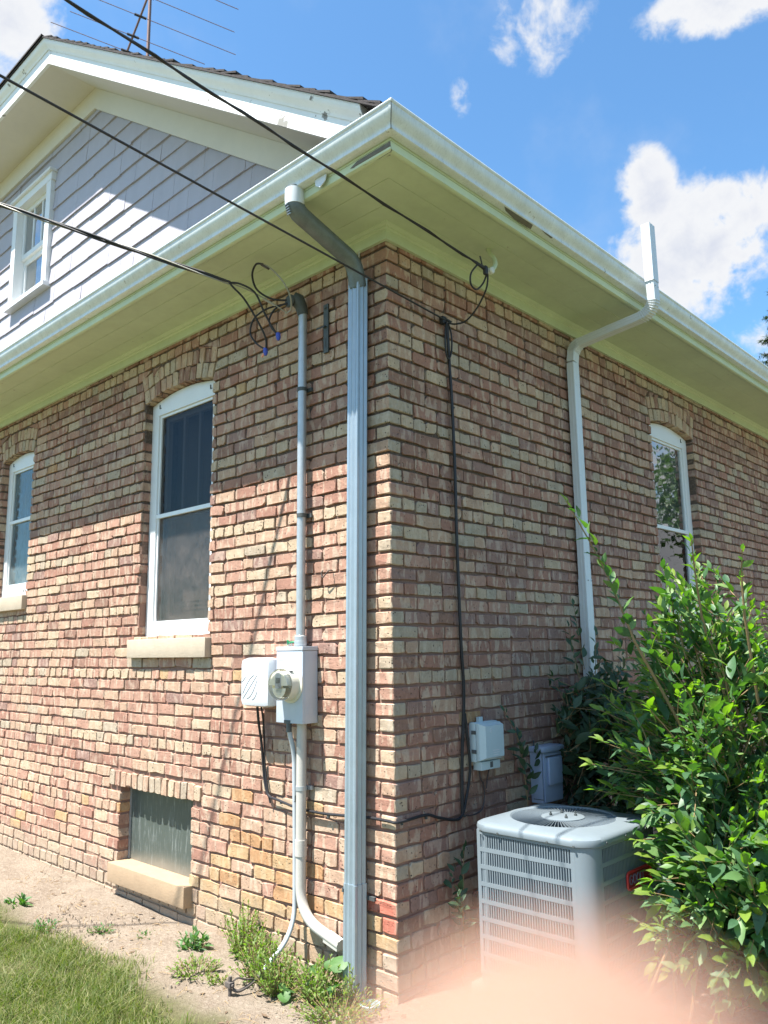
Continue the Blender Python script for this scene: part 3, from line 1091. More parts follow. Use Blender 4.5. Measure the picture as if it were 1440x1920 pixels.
# inside: plain dim room so the windows look into something; back and far walls of the house
mb = MB()
mb.box((HX0 + 0.1, 0.45, -0.2), (-0.45, 0.5, 3.8)); mb.box((-0.5, 0.45, -0.2), (-0.45, HY1 - 0.4, 3.8))
mb.box((HX0 + 0.3, 0.3, 3.72), (-0.3, HY1 - 0.3, 3.76)); mb.box((HX0 + 0.3, 0.1, 0.9), (-0.1, HY1 - 0.3, 0.95))
hpart('interior_wall', mb, M['interior'])
mb = MB()
mb.box((HX0 - 0.1, 0.0, -0.2), (HX0 - 0.002, HY1, 3.86)); mb.box((HX0 - 0.1, HY1 + 0.002, -0.2), (-0.002, HY1 + 0.1, 3.86))
hpart('rear_wall', mb, BR['rose'])

# ------------------------------------------------------------------ eaves, gutters, roof
SL = 0.69           # roof slope
PKX, PKZ = -3.518, 6.619
def rake_z(x):
    return PKZ - SL * (x - PKX)


def eave_run(name, prof, mats, closed=True, parent=None, smooth=False, d_in=0.0, label=None, x_end=HX0 - 0.3, y_end=HY1 + 0.3):
    """a moulding that follows both walls: profile points (d outwards, z), mitred at the house corner; one object per side"""
    res = []
    n = len(prof)
    for side in (0, 1):
        mb = MB()
        rows = []
        if side == 0:
            A = [(x_end, -d, z) for d, z in prof]; B = [(d, -d, z) for d, z in prof]
        else:
            A = [(d, -d, z) for d, z in prof]; B = [(d, y_end, z) for d, z in prof]
        segs = 12
        V = []
        for k in range(segs + 1):
            t = k / segs
            V += [tuple(Vector(a) * (1 - t) + Vector(b) * t) for a, b in zip(A, B)]
        rng_ = range(n) if closed else range(n - 1)
        Fc = [(k * n + i, k * n + (i + 1) % n, (k + 1) * n + (i + 1) % n, (k + 1) * n + i) for k in range(segs) for i in rng_]
        if closed:
            Fc += [tuple(range(n)), tuple(segs * n + i for i in range(n))]
        mb.add(V, Fc, 0, smooth)
        res.append(hpart(name, mb, mats))
    return res


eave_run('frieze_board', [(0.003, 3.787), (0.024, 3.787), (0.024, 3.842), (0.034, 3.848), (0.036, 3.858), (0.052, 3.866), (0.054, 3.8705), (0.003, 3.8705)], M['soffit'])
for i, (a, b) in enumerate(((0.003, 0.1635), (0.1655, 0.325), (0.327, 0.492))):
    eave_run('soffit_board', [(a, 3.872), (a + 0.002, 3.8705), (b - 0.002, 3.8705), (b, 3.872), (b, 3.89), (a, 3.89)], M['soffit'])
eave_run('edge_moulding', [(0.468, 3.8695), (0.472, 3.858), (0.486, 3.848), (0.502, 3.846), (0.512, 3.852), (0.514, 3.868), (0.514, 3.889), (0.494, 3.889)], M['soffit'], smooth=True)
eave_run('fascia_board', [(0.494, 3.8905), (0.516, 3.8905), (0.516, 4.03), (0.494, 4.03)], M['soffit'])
GUT = [(0.518, 3.903), (0.556, 3.903), (0.5615, 3.907), (0.5625, 3.914), (0.5595, 3.920), (0.5610, 3.928), (0.567, 3.937), (0.5765, 3.946), (0.586, 3.957), (0.5935, 3.970),
       (0.597, 3.984), (0.5985, 3.996), (0.604, 4.000), (0.606, 4.008), (0.603, 4.014), (0.596, 4.014), (0.5935, 4.004), (0.589, 3.975), (0.575, 3.952), (0.555, 3.93), (0.53, 3.912), (0.520, 3.915), (0.520, 4.035), (0.518, 4.035)]
gl, gr = eave_run('gutter', GUT, M['gutter'], smooth=True)
mb = MB()
mb.box((0.585, -0.609, 3.90), (0.609, -0.585, 3.905))
# mitre strap at the gutter corner
mb = MB()
V = [(d + 0.0015, -d - 0.0015, z) for d, z in GUT[2:15]] + [(d + 0.0012, -d + 0.016, z) for d, z in GUT[2:15]] + [(d - 0.016, -d - 0.0012, z) for d, z in GUT[2:15]]
n = 13
mb.add(V, [(i, i + 1, n + i + 1, n + i) for i in range(n - 1)] + [(i, i + 1, 2 * n + i + 1, 2 * n + i) for i in range(n - 1)], 0, True)
o = hpart('gutter_seam', mb, M['gutter'], gl)
o.matrix_parent_inverse = gl.matrix_world.inverted()
mb = MB()
pts = [(d + 0.0022, -d - 0.0022, z) for d, z in GUT[1:12]]
mb.tube(pts, 0.0022, 5)
o = hpart('seam_crack', mb, M['dark_line'], gl)
# peeled patches of bare wood on the moulding at the corner and by the right fascia
mb = MB()
for k in range(2):
    pass
mb.add([(0.516, -0.5165, 3.885), (0.30, -0.5165, 3.884), (0.25, -0.516, 3.866), (0.34, -0.508, 3.8475), (0.43, -0.4975, 3.8445), (0.51, -0.500, 3.8445), (0.517, -0.5165, 3.865)], [(0, 1, 2, 3, 4, 5, 6)])
mb.add([(0.40, -0.47, 3.8675), (0.505, -0.497, 3.8435), (0.46, -0.455, 3.8688)], [(0, 1, 2)])
hpart('bare_wood_patch', mb, M['wood'])
mb = MB()
mb.add([(0.5545, 0.33, 3.9015), (0.5575, 0.60, 3.9015), (0.530, 0.62, 3.8935), (0.5215, 0.47, 3.8985), (0.535, 0.37, 3.90)], [(0, 1, 2, 3, 4)])
mb.add([(0.5615, 0.68, 3.9018), (0.5615, 0.80, 3.9018), (0.55, 0.80, 3.9012), (0.556, 0.72, 3.9012)], [(0, 1, 2, 3)])
hpart('bare_wood_patch', mb, M['wood'])
# short white outlet boot that hangs below the left gutter
mb = MB()
mb.add([(0.02, -0.535, 3.902), (0.105, -0.535, 3.902), (0.095, -0.535, 3.868), (0.062, -0.54, 3.842), (0.03, -0.54, 3.862)] + [(0.02, -0.53, 3.902), (0.105, -0.53, 3.902), (0.095, -0.53, 3.868), (0.062, -0.535, 3.842), (0.03, -0.535, 3.862)],
       [(0, 1, 2, 3, 4), (9, 8, 7, 6, 5), (0, 5, 6, 1), (1, 6, 7, 2), (2, 7, 8, 3), (3, 8, 9, 4), (4, 9, 5, 0)])
hpart('gutter_tab', mb, M['alu'], gl)

# pent roof over the left eave
mb = MB()
mb.add([(HX0 - 0.3, -0.55, 4.025), (0.52, -0.55, 4.025), (0.2, -0.004, 4.30), (HX0 - 0.3, -0.004, 4.30)], [(0, 1, 2, 3)])
mb.add([(HX0 - 0.3, -0.55, 4.012), (0.52, -0.55, 4.012), (0.2, -0.004, 4.287), (HX0 - 0.3, -0.004, 4.287)], [(3, 2, 1, 0)])
hpart('pent_roof', mb, M['shingle'])

# clipped gable: shingled wall, level top between the two rakes
CX = -4.75
HALF = PKX - CX                      # half width of the clipped top
WTOP = 6.42                          # underside of the frieze on the gable wall
def gable_top(x):
    d = abs(x - CX)
    return 6.62 - max(0, d - HALF) * SL
mb = MB()
xl, xr = CX - 4.95, CX + 4.95
wx0, wx1, wz0, wz1 = -5.18 + 0.06, -4.32 - 0.06, 5.03, 6.10
mb.prism([(xl, 4.0), (wx0, 4.0), (wx0, 6.62), (CX - HALF, 6.62), (xl, gable_top(xl))], 0.03, 0.16)
mb.prism([(wx1, 4.0), (xr, 4.0), (xr, gable_top(xr)), (CX + HALF, 6.62), (wx1, 6.62)], 0.03, 0.16)
mb.prism([(wx0, 4.0), (wx1, 4.0), (wx1, wz0), (wx0, wz0)], 0.03, 0.16)
mb.prism([(wx0, wz1), (wx1, wz1), (wx1, 6.62), (wx0, 6.62)], 0.03, 0.16)
gable = hpart('gable_wall', mb, M['siding'])
GW = (-5.18, -4.32, 5.0, 6.18)       # window casing outline in the gable
COURSES = [6.365, 6.168, 5.974, 5.768, 5.555, 5.388, 5.192, 5.006, 4.81, 4.61, 4.41, 4.21]
rg = np.random.default_rng(41)
nsh = 0
stuffmb = MB()
zt = 6.62
for ci, zb in enumerate(COURSES):
    x = xl + rg.uniform(0, 0.3)
    while x < 0.3:
        w = rg.uniform(0.30, 0.42) if rg.random() < 0.8 else rg.uniform(0.18, 0.3)
        a, b = x + 0.0012, x + w - 0.0012
        x += w
        # clip to rake line and window
        top = min(zt + 0.012, min(gable_top(a), gable_top(b)) + 0.02)
        if min(gable_top(a), gable_top(b)) < zb + 0.01:
            if max(gable_top(a), gable_top(b)) < zb + 0.03:
                continue
        segs_ = [(a, b)]
        if zb < GW[3] - 0.01 and zt > GW[2] + 0.02:
            segs_ = []
            if a < GW[0]:
                segs_.append((a, min(b, GW[0] + 0.01)))
            if b > GW[1]:
                segs_.append((max(a, GW[1] - 0.01), b))
        for (p, q) in segs_:
            if q - p < 0.02:
                continue
            dz = rg.normal(0, 0.0035)
            th = 0.020 + rg.normal(0, 0.002)
            tl = min(zt + 0.012, gable_top(p)); tr = min(zt + 0.012, gable_top(q))
            zbb = zb + dz
            if min(tl, tr) < zbb + 0.012:
                tl = max(tl, zbb + 0.004); tr = max(tr, zbb + 0.004)
            mid_ = (p + q) / 2
            zj = rg.normal(0, 0.002)
            V = [(p, 0.030, zbb), (q, 0.030, zbb), (q, 0.030, tr), (p, 0.030, tl), (p, 0.030 - th, zbb), (mid_, 0.030 - th, zbb + zj), (q, 0.030 - th, zbb), (q, 0.026, tr), (p, 0.026, tl)]
            Fc = [(4, 5, 6, 7, 8), (0, 1, 6, 5, 4), (0, 4, 8, 3), (1, 2, 7, 6), (3, 8, 7, 2)]
            pj = project((mid_, 0.02, zbb + 0.1))
            if pj and -40 < pj[0] < 560 and 150 < pj[1] < 720:
                mb = MB(); mb.add(V, Fc)
                o = hpart('shingle', mb, M['siding'], gable)
                o.matrix_parent_inverse = gable.matrix_world.inverted()
                nsh += 1
            else:
                stuffmb.add(V, Fc)
    zt = zb
o = hpart('shingle_field', stuffmb, M['siding'], gable)
o['kind'] = 'stuff'

# gable frieze boards, rake soffit, rake boards with a crown, all on the right rake, left rake and level top
def rake_piece(name, prof, mats, smooth=False):
    """profile (y, dz relative to the rake underside line) along left rake, level top and right rake"""
    n = len(prof)
    e_ = 4.74 if name == 'rake_frieze' else 5.05
    xs = [(CX - e_, None), (CX - HALF, 0), (CX + HALF, 0), (CX + e_, None)]
    lst = []
    for a, b in ((0, 1), (1, 2), (2, 3)):
        mb = MB()
        V = []
        for t in np.linspace(0, 1, 9):
            xa, xb = xs[a][0], xs[b][0]
            x = xa * (1 - t) + xb * t
            for y, dz in prof:
                V.append((x, y, gable_top(x) + dz))
        N = 9
        Fc = [(k * n + i, k * n + (i + 1) % n, (k + 1) * n + (i + 1) % n, (k + 1) * n + i) for k in range(N - 1) for i in range(n)]
        Fc += [tuple(range(n)), tuple((N - 1) * n + i for i in range(n))]
        mb.add(V, Fc, 0, smooth)
        lst.append(hpart(name, mb, mats))
    return lst


rake_piece('rake_frieze', [(0.012, -0.205), (-0.012, -0.205), (-0.012, -0.002), (0.012, -0.002)], M['rake_soffit'])
rake_piece('rake_soffit', [(0.02, -0.0005), (-0.418, -0.0005), (-0.418, 0.015), (0.02, 0.015)], M['rake_soffit'])
rake_piece('rake_board', [(-0.419, -0.004), (-0.445, -0.004), (-0.445, 0.19), (-0.419, 0.19)], M['peel'])
rake_piece('rake_crown', [(-0.446, 0.125), (-0.452, 0.125), (-0.455, 0.135), (-0.463, 0.15), (-0.478, 0.165), (-0.490, 0.182), (-0.494, 0.205), (-0.446, 0.205)], M['peel'], True)
rake_piece('drip_edge', [(-0.40, 0.2055), (-0.4955, 0.2055), (-0.4955, 0.212), (-0.40, 0.212)], M['peel'])

# roof planes: right slope, left slope, front hip; shingle courses laid over a deck
roof = None
RZ = 0.225
def roof_z(x):
    return gable_top(x) + RZ
ridge_z = roof_z(CX + HALF) + HALF * SL
hip_y = -0.5 + HALF * 1.0
mb = MB()
y0, y1 = -0.506, HY1 + 0.4
xe = 0.56
zr_e = roof_z(xe)
def slab(pts, t=0.012):
    V = [tuple(p) for p in pts] + [(p[0], p[1], p[2] - t) for p in pts]
    n = len(pts)
    mb.add(V, [tuple(range(n)), tuple(range(2 * n - 1, n - 1, -1))] + [(i, (i + 1) % n, n + (i + 1) % n, n + i) for i in range(n)])
rx, lx = CX + HALF, CX - HALF
zt_ = roof_z(rx)
slab([(xe, y0, zr_e), (xe, y1, zr_e), (CX, y1, ridge_z), (CX, hip_y + 0.2, ridge_z), (rx, y0, zt_)])
xw = CX - (xe - CX)
slab([(xw, y0, zr_e), (lx, y0, zt_), (CX, hip_y + 0.2, ridge_z), (CX, y1, ridge_z), (xw, y1, zr_e)])
slab([(rx, y0, zt_), (CX, hip_y + 0.2, ridge_z), (lx, y0, zt_)])
roof = hpart('roof', mb, M['shingle'])
mb = MB()
rg = np.random.default_rng(51)
SLEN = math.sqrt(1 + SL * SL)
n_c = int((xe - rx) / 0.115)
for i in range(n_c):
    xa = xe - i * 0.115
    xb = xa - 0.15
    ya = y0 + 0.002 + rg.normal(0, 0.0015)
    lift = 0.021 + rg.normal(0, 0.004)
    za = roof_z(xa) + lift; zb_ = roof_z(xb) + 0.004
    # first metre of every course as curled tabs, the rest as one strip
    yb = ya
    for k in range(9):
        yn = yb + rg.uniform(0.12, 0.22)
        c = rg.normal(0, 0.005)
        mb.add([(xa, yb, za + c), (xa, yn, za + c * 0.5), (xb, yn, zb_), (xb, yb, zb_), (xa, yb, za - 0.014 + c), (xa, yn, za - 0.014), (xb, yn, zb_ - 0.008), (xb, yb, zb_ - 0.008)],
               [(0, 1, 2, 3), (7, 6, 5, 4), (0, 4, 5, 1), (0, 3, 7, 4), (1, 5, 6, 2)])
        yb = yn + 0.004
    mb.add([(xa, yb, za), (xa, y1, za), (xb, y1, zb_), (xb, yb, zb_), (xa, yb, za - 0.012), (xa, y1, za - 0.012)], [(0, 1, 2, 3), (0, 4, 5, 1)])
o = hpart('roof_shingles', mb, M['shingle'], roof)
o['kind'] = 'stuff'
mb = MB()
for i in range(9):
    f0 = i / 9.0; f1 = (i + 1.25) / 9.0
    ya = y0 + (hip_y + 0.2 - y0) * f0; yb = y0 + (hip_y + 0.2 - y0) * min(1, f1)
    za = zt_ + (ridge_z - zt_) * f0 + 0.018; zb_ = zt_ + (ridge_z - zt_) * min(1, f1) + 0.004
    ha = HALF * (1 - f0); hb = HALF * (1 - min(1, f1))
    if i == 0:
        ya -= 0.012
    mb.add([(CX - ha, ya, za), (CX + ha, ya, za), (CX + hb, yb, zb_), (CX - hb, yb, zb_), (CX - ha, ya, za - 0.016), (CX + ha, ya, za - 0.016)], [(0, 1, 2, 3), (0, 4, 5, 1)])
o = hpart('hip_shingles', mb, M['shingle'], roof)
o['kind'] = 'stuff'

# ------------------------------------------------------------------ windows
def arch_poly(o, e=0.0, n=14):
    return [(o.u0 + e + (o.u1 - o.u0 - 2 * e) * i / n, o.arch_z(o.u0 + e + (o.u1 - o.u0 - 2 * e) * i / n) - (e if e else 0.001)) for i in range(n, -1, -1)]


def sub(name, mb, mats, parent, label=None):
    o = mb.build(name, mats)
    o.parent = parent
    o.matrix_parent_inverse = parent.matrix_world.inverted()
    if label:
        o['label'] = label
    return o


def arched_window(o, T, style, rec=0.066, label=None, sill=True):
    u0, u1, z0 = o.u0, o.u1, o.z0
    f = -rec
    cw = 0.088
    zg1 = o.spring - 0.085
    zg0 = z0 + 0.105
    zr = 2.565 if z0 < 2 else 2.83
    mb = MB(T)
    # casing with an arched head
    mb.box((u0 + 0.001, f - 0.07, z0 + 0.002), (u0 + cw, f, zg1))
    mb.box((u1 - cw, f - 0.07, z0 + 0.002), (u1 - 0.001, f, zg1))
    mb.prism([(u0 + 0.001, zg1 + 0.0005), (u1 - 0.001, zg1 + 0.0005)] + [(a, b) for a, b in arch_poly(o, 0.001)], f - 0.07, f + 0.001)
    mb.box((u0 + cw + 0.0005, f - 0.07, z0 + 0.002), (u1 - cw - 0.0005, f - 0.003, zg0 - 0.001))
    root = hpart('window', mb, M['window'], label=label)
    mb = MB(T)
    for a in (u0 + 0.11, u1 - 0.11):
        mb.box((a - 0.012, f + 0.0015, o.spring - 0.035), (a - 0.007, f + 0.007, o.spring - 0.004))
        mb.box((a - 0.012, f + 0.0015, o.spring - 0.035), (a + 0.008, f + 0.006, o.spring - 0.030))
    sub('hanger', mb, M['steelstrap'], root)
    # storm sash: thin stiles round the glass
    a, b = u0 + cw, u1 - cw
    mb = MB(T)
    t = 0.020
    mb.box((a + 0.0005, f - 0.04, zg0), (a + t, f - 0.012, zg1 - 0.0005)); mb.box((b - t, f - 0.04, zg0), (b - 0.0005, f - 0.012, zg1 - 0.0005))
    mb.box((a + t, f - 0.04, zg0), (b - t, f - 0.012, zg0 + t)); mb.box((a + t, f - 0.04, zg1 - t), (b - t, f - 0.012, zg1 - 0.0005))
    mb.box((a + 0.0005, f - 0.034, zr - 0.014), (b - 0.0005, f - 0.002, zr + 0.014))
    sub('sash', mb, M['window'] if style != 'dark' else M['window'], root)
    mb = MB(T)
    mb.box((a + t, f - 0.026, zr + 0.014), (b - t, f - 0.023, zg1 - t))
    sub('pane', mb, M['glass_dark'] if style == 'dark' else (M['screen_blue'] if style == 'blue' else M['glass_bright']), root)
    mb = MB(T)
    mb.box((a + t, f - 0.026, zg0 + t), (b - t, f - 0.023, zr - 0.014))
    sub('pane', mb, M['screen'] if style == 'dark' else (M['screen_blue'] if style == 'blue' else M['glass']), root)
    # inner sashes behind
    im = M['dark_sash'] if style == 'dark' else M['window']
    mb = MB(T)
    fi = f - 0.055
    s = 0.05
    mb.box((a, fi - 0.035, zr), (a + s, fi, zg1)); mb.box((b - s, fi - 0.035, zr), (b, fi, zg1)); mb.box((a + s, fi - 0.035, zg1 - s), (b - s, fi, zg1)); mb.box((a + s, fi - 0.035, zr - 0.02), (b - s, fi, zr + 0.03))
    w3 = (b - a - 2 * s) / 3
    for k in (1, 2):
        c = a + s + w3 * k
        mb.box((c - 0.011, fi - 0.03, zr + 0.03), (c + 0.011, fi - 0.005, zg1 - s))
    sub('inner_sash', mb, im, root)
    mb = MB(T)
    fl = f - 0.095
    mb.box((a, fl - 0.035, zg0 - 0.02), (a + s + 0.01, fl, zr)); mb.box((b - s - 0.01, fl - 0.035, zg0 - 0.02), (b, fl, zr)); mb.box((a + s, fl - 0.035, zg0 - 0.02), (b - s, fl, zg0 + 0.06))
    sub('inner_sash', mb, M['dark_sash'] if style == 'dark' else M['window'], root)
    mb = MB(T)
    mb.box((a - 0.03, fl - 0.10, zg0 - 0.05), (b + 0.03, fl - 0.09, zr + 0.02))
    if style == 'dark':
        for k in range(3):
            mb.box((a, fl - 0.09, zg0 + 0.10 + 0.03 * k), (b, fl - 0.085, zg0 + 0.108 + 0.03 * k))
    sub('shade', mb, {'dark': M['blind'], 'blue': M['curtain'], 'clear': M['lace']}[style], root)
    mb = MB(T)
    mb.box((a - 0.03, fl - 0.10, zr + 0.021), (b + 0.03, fl - 0.09, zg1 + 0.05))
    sub('backdrop', mb, M['dark_room'] if style != 'blue' else M['curtain'], root)
    mb = MB(T)
    if style == 'blue':
        for k in range(3):
            mb.lathe([(0.011, 0), (0.011, 0.003)], (0, 0, 0), 'z', 8) if False else mb.box((u1 - 0.21 + 0.045 * k, f - 0.002, z0 + 0.04), (u1 - 0.195 + 0.045 * k, f + 0.0005, z0 + 0.06))
        sub('weep_hole', mb, M['dark_line'], root)
    mb = MB(T)
    su0, su1 = u0 - 0.06, u1 + 0.035
    rg = np.random.default_rng(int(abs(u0) * 100))
    mb.box((su0, -0.09, z0 - 0.128), (su1, 0.042, z0 - 0.002), ch=0.006)
    sub('sill', mb, M['stone'], root)
    return root


arched_window(OP_A, TL, 'dark')
arched_window(OP_B, TL, 'blue')
arched_window(OP_D, TL, 'dark')
arched_window(OP_C, TR, 'clear')
arched_window(OP_E, TR, 'clear')

# basement window with a sandy stone sill
mb = MB(TL)
f = -0.088
mb.box((-2.614, f - 0.04, 0.192), (-2.600, f + 0.008, 0.68)); mb.box((-1.750, f - 0.04, 0.192), (-1.736, f + 0.008, 0.68)); mb.box((-2.600, f - 0.04, 0.668), (-1.750, f + 0.008, 0.68))
bw = hpart('basement_window', mb, M['galv_pipe'])
mb = MB(TL)
mb.box((-2.6, f - 0.012, 0.19), (-1.75, f, 0.668))
sub('pane', mb, M['dusty'], bw)
mb = MB(TL)
mb.box((-2.632, -0.15, 0.064), (-1.697, 0.062, 0.189), ch=0.008)
sub('sill', mb, M['stone_low'], bw)
mb = MB(TL)
mb.box((-2.632, -0.3, -0.2), (-1.697, -0.1, 0.063))
sub('backing', mb, M['mortar'], bw)

# small double-hung window in the gable
mb = MB()
x0, x1, z0, z1 = GW
cw = 0.095
y = -0.022
mb.box((x0, y, z0 + 0.03), (x0 + cw, 0.10, z1 - 0.105)); mb.box((x1 - cw, y, z0 + 0.03), (x1, 0.10, z1 - 0.105))
mb.box((x0 - 0.012, y - 0.003, z1 - 0.1045), (x1 + 0.012, 0.10, z1 - 0.022)); mb.box((x0 - 0.028, y - 0.03, z1 - 0.0215), (x1 + 0.028, 0.10, z1 + 0.004))
mb.box((x0 - 0.02, y - 0.03, z0 - 0.012), (x1 + 0.02, 0.12, z0 + 0.0295))
gw = hpart('gable_window', mb, M['window'])
mb = MB()
a, b = x0 + cw, x1 - cw
zr = 5.53
for (za, zb_, yy) in ((zr, z1 - 0.1045, 0.045), (z0 + 0.03, zr, 0.075)):
    mb.box((a, yy, za), (a + 0.045, yy + 0.03, zb_)); mb.box((b - 0.045, yy, za), (b, yy + 0.03, zb_)); mb.box((a + 0.045, yy, zb_ - 0.05), (b - 0.045, yy + 0.03, zb_)); mb.box((a + 0.045, yy, za), (b - 0.045, yy + 0.03, za + 0.05))
for k in (1, 2):
    c = a + 0.045 + (b - a - 0.09) * k / 3
    mb.box((c - 0.01, 0.05, zr + 0.05), (c + 0.01, 0.07, z1 - 0.155))
sub('sash', mb, M['window'], gw)
for (za, zb_, yy) in ((zr + 0.05, z1 - 0.15, 0.06), (z0 + 0.08, zr - 0.05, 0.09)):
    mb = MB(); mb.box((a + 0.045, yy, za), (b - 0.045, yy + 0.003, zb_)); sub('pane', mb, M['glass_bright'], gw)
mb = MB(); mb.box((a - 0.02, 0.108, z0), (b + 0.02, 0.115, z1 - 0.09)); sub('backdrop', mb, M['dark_room'], gw)

# ------------------------------------------------------------------ downspouts
def fluted(w, d, n=5, dep=0.004, seg=4):
    """rectangular downspout outline with shallow vertical flutes"""
    P = []
    def edge(ax, ay, bx, by, nx, ny, k):
        for i in range(k * seg):
            t = i / (k * seg)
            q = dep * (0.5 - 0.5 * math.cos(2 * PI * k * t))
            P.append((ax + (bx - ax) * t - nx * q, ay + (by - ay) * t - ny * q))
    c = 0.010
    edge(-w / 2 + c, -d / 2, w / 2 - c, -d / 2, 0, -1, n)
    P.append((w / 2 - 0.003, -d / 2 + 0.003))
    edge(w / 2, -d / 2 + c, w / 2, d / 2 - c, 1, 0, n)
    P.append((w / 2 - 0.003, d / 2 - 0.003))
    edge(w / 2 - c, d / 2, -w / 2 + c, d / 2, 0, 1, n)
    P.append((-w / 2 + 0.003, d / 2 - 0.003))
    edge(-w / 2, d / 2 - c, -w / 2, -d / 2 + c, -1, 0, n)
    P.append((-w / 2 + 0.003, -d / 2 + 0.003))
    return P


ds = empty('downspout', (-0.20, -0.065, 0), 'grey galvanised downspout at the house corner with a taped elbow', 'downspout')
def place(o, root):
    o.parent = root
    o.matrix_parent_inverse = Matrix.Translation(-root.location)
    return o
PX = lambda z: -0.155 - (3.578 - z) * 0.0195
mb = MB()
mb.sweep([(PX(z), -0.062, z) for z in (3.60, 3.0, 2.0, 1.0, 0.46)], fluted(0.082, 0.080, 2, 0.009, 6), (1, 0, 0), smooth=True)
place(mb.build('pipe', M['galv']), ds)
mb = MB()
mb.sweep([(PX(z) + 0.001, -0.062, z) for z in (0.475, 0.30, 0.0, -0.08)], fluted(0.088, 0.086, 2, 0.009, 6), (1, 0, 0), smooth=True)
place(mb.build('pipe', M['galv']), ds)
elb = [(-0.128, -0.540, 3.915), (-0.129, -0.540, 3.80), (-0.141, -0.105, 3.675), (-0.155, -0.062, 3.55)]
mb = MB()
pth = arc_fillet(elb, 0.11, 8)
mb.tube(pth, [0.047 + 0.0015 * (k % 2) * (1 if 2 < k < 9 else 0) for k in range(len(pth))], 20)
place(mb.build('elbow', M['galv_dark']), ds)
mb = MB()
mb.tube([(-0.128, -0.540, 3.905), (-0.128, -0.540, 3.86), (-0.1285, -0.5385, 3.822)], [0.050, 0.0505, 0.0495], 20)
place(mb.build('outlet', M['alu']), ds)
mb = MB()
for k in range(5):
    t = k * 0.011
    mb.tube([(-0.128 - 0.050, -0.555 + 0.003 * k, 3.828 - t), (-0.150, -0.583 + 0.004 * k, 3.816 - t), (-0.122, -0.590 + 0.005 * k, 3.814 - t)], 0.003, 6)
place(mb.build('tape', M['galv']), ds)
mb = MB()
mb.box((PX(0.44) - 0.045, -0.1075, 0.435), (PX(0.44) - 0.037, -0.1045, 0.455))
mb.box((PX(0.4) + 0.05, -0.03, 0.40), (PX(0.4) + 0.10, -0.016, 0.418))
place(mb.build('screw', M['steelstrap']), ds)
mb = MB()
mb.tube(smooth_path([(-0.112, -0.095, 3.74), (-0.108, -0.10, 3.70), (-0.11, -0.105, 3.66), (-0.118, -0.10, 3.635)]), 0.003, 6)
place(mb.build('caulk_drip', M['meter']), ds)

ds2 = empty('downspout', (0.055, 1.87, 0), 'white aluminium downspout crossing the right eave and running down the shaded wall', 'downspout')
mb = MB()
prof = fluted(0.080, 0.060, 2, 0.003)
mb.sweep([(0.044, 1.872, z) for z in (3.56, 2.6, 2.02)], prof, (0, 1, 0), smooth=True)
place(mb.build('pipe', M['alu']), ds2)
mb = MB()
mb.sweep([(0.044, 1.872, z) for z in (2.04, 1.2, 0.75)], fluted(0.085, 0.065, 2, 0.003), (0, 1, 0), smooth=True)
place(mb.build('pipe', M['alu']), ds2)
mb = MB()
pth = arc_fillet([(0.044, 1.872, 3.565), (0.044, 1.900, 3.70), (0.655, 1.895, 3.765), (0.66, 1.872, 3.985)], 0.13, 12)
# little crimps in both elbows
mb.sweep(pth, prof, (0, 1, 0), smooth=True)
place(mb.build('elbow', M['alu']), ds2)
mb = MB()
for idx in list(range(2, 12)) + list(range(15, 25)):
    p = pth[idx]; q = pth[idx + 1]
    t = (q - p).normalized(); b = t.cross(Vector((0, 1, 0))).normalized()
    for sgn in (1,):
        s_ = Vector((0, 1, 0)) - t * t.y
        c0 = p - s_ * 0.041
        mb.tube([c0 - b * 0.028, c0 + b * 0.028], 0.0026, 5)
        e0 = p + b * 0.0 
    mb.tube([p - s_ * 0.038 - b * 0.0315, p + s_ * 0.038 - b * 0.0315], 0.0026, 5)
place(mb.build('crimp', M['alu']), ds2)
mb = MB()
mb.sweep([(0.66, 1.872, 3.96), (0.66, 1.872, 4.365)], fluted(0.086, 0.066, 2, 0.004), (0, 1, 0), smooth=True, cap=False)
mb.sweep([(0.66, 1.872, 3.962), (0.66, 1.872, 4.364)], fluted(0.082, 0.062, 2, 0.004), (0, 1, 0), smooth=True, cap=False)
place(mb.build('riser', M['alu']), ds2)
mb = MB()
for yy in (1.845, 1.885):
    mb.lathe([(0.004, 0), (0.003, 0.003)], (0.693, yy, 3.92), 'x', 8)
mb.lathe([(0.004, 0), (0.003, 0.003)], (0.079, 1.85, 2.03), 'x', 8); mb.lathe([(0.004, 0), (0.003, 0.003)], (0.079, 1.90, 2.03), 'x', 8)
place(mb.build('screw', M['steelstrap']), ds2)

# pale drain tile at the foot of the corner downspout
mb = MB()
V = []
for r, h in ((0.052, -0.05), (0.054, 0.018), (0.046, 0.018), (0.044, -0.05)):
    pass
mb.lathe([(0.046, -0.09), (0.048, -0.018), (0.042, -0.016), (0.040, -0.09)], (-0.085, -0.10, 0.0), 'z', 24)
tag(mb.build('drain_pipe', M['ring']), 'pale blue drain pipe mouth in the ground at the foot of the corner downspout', 'drain pipe')

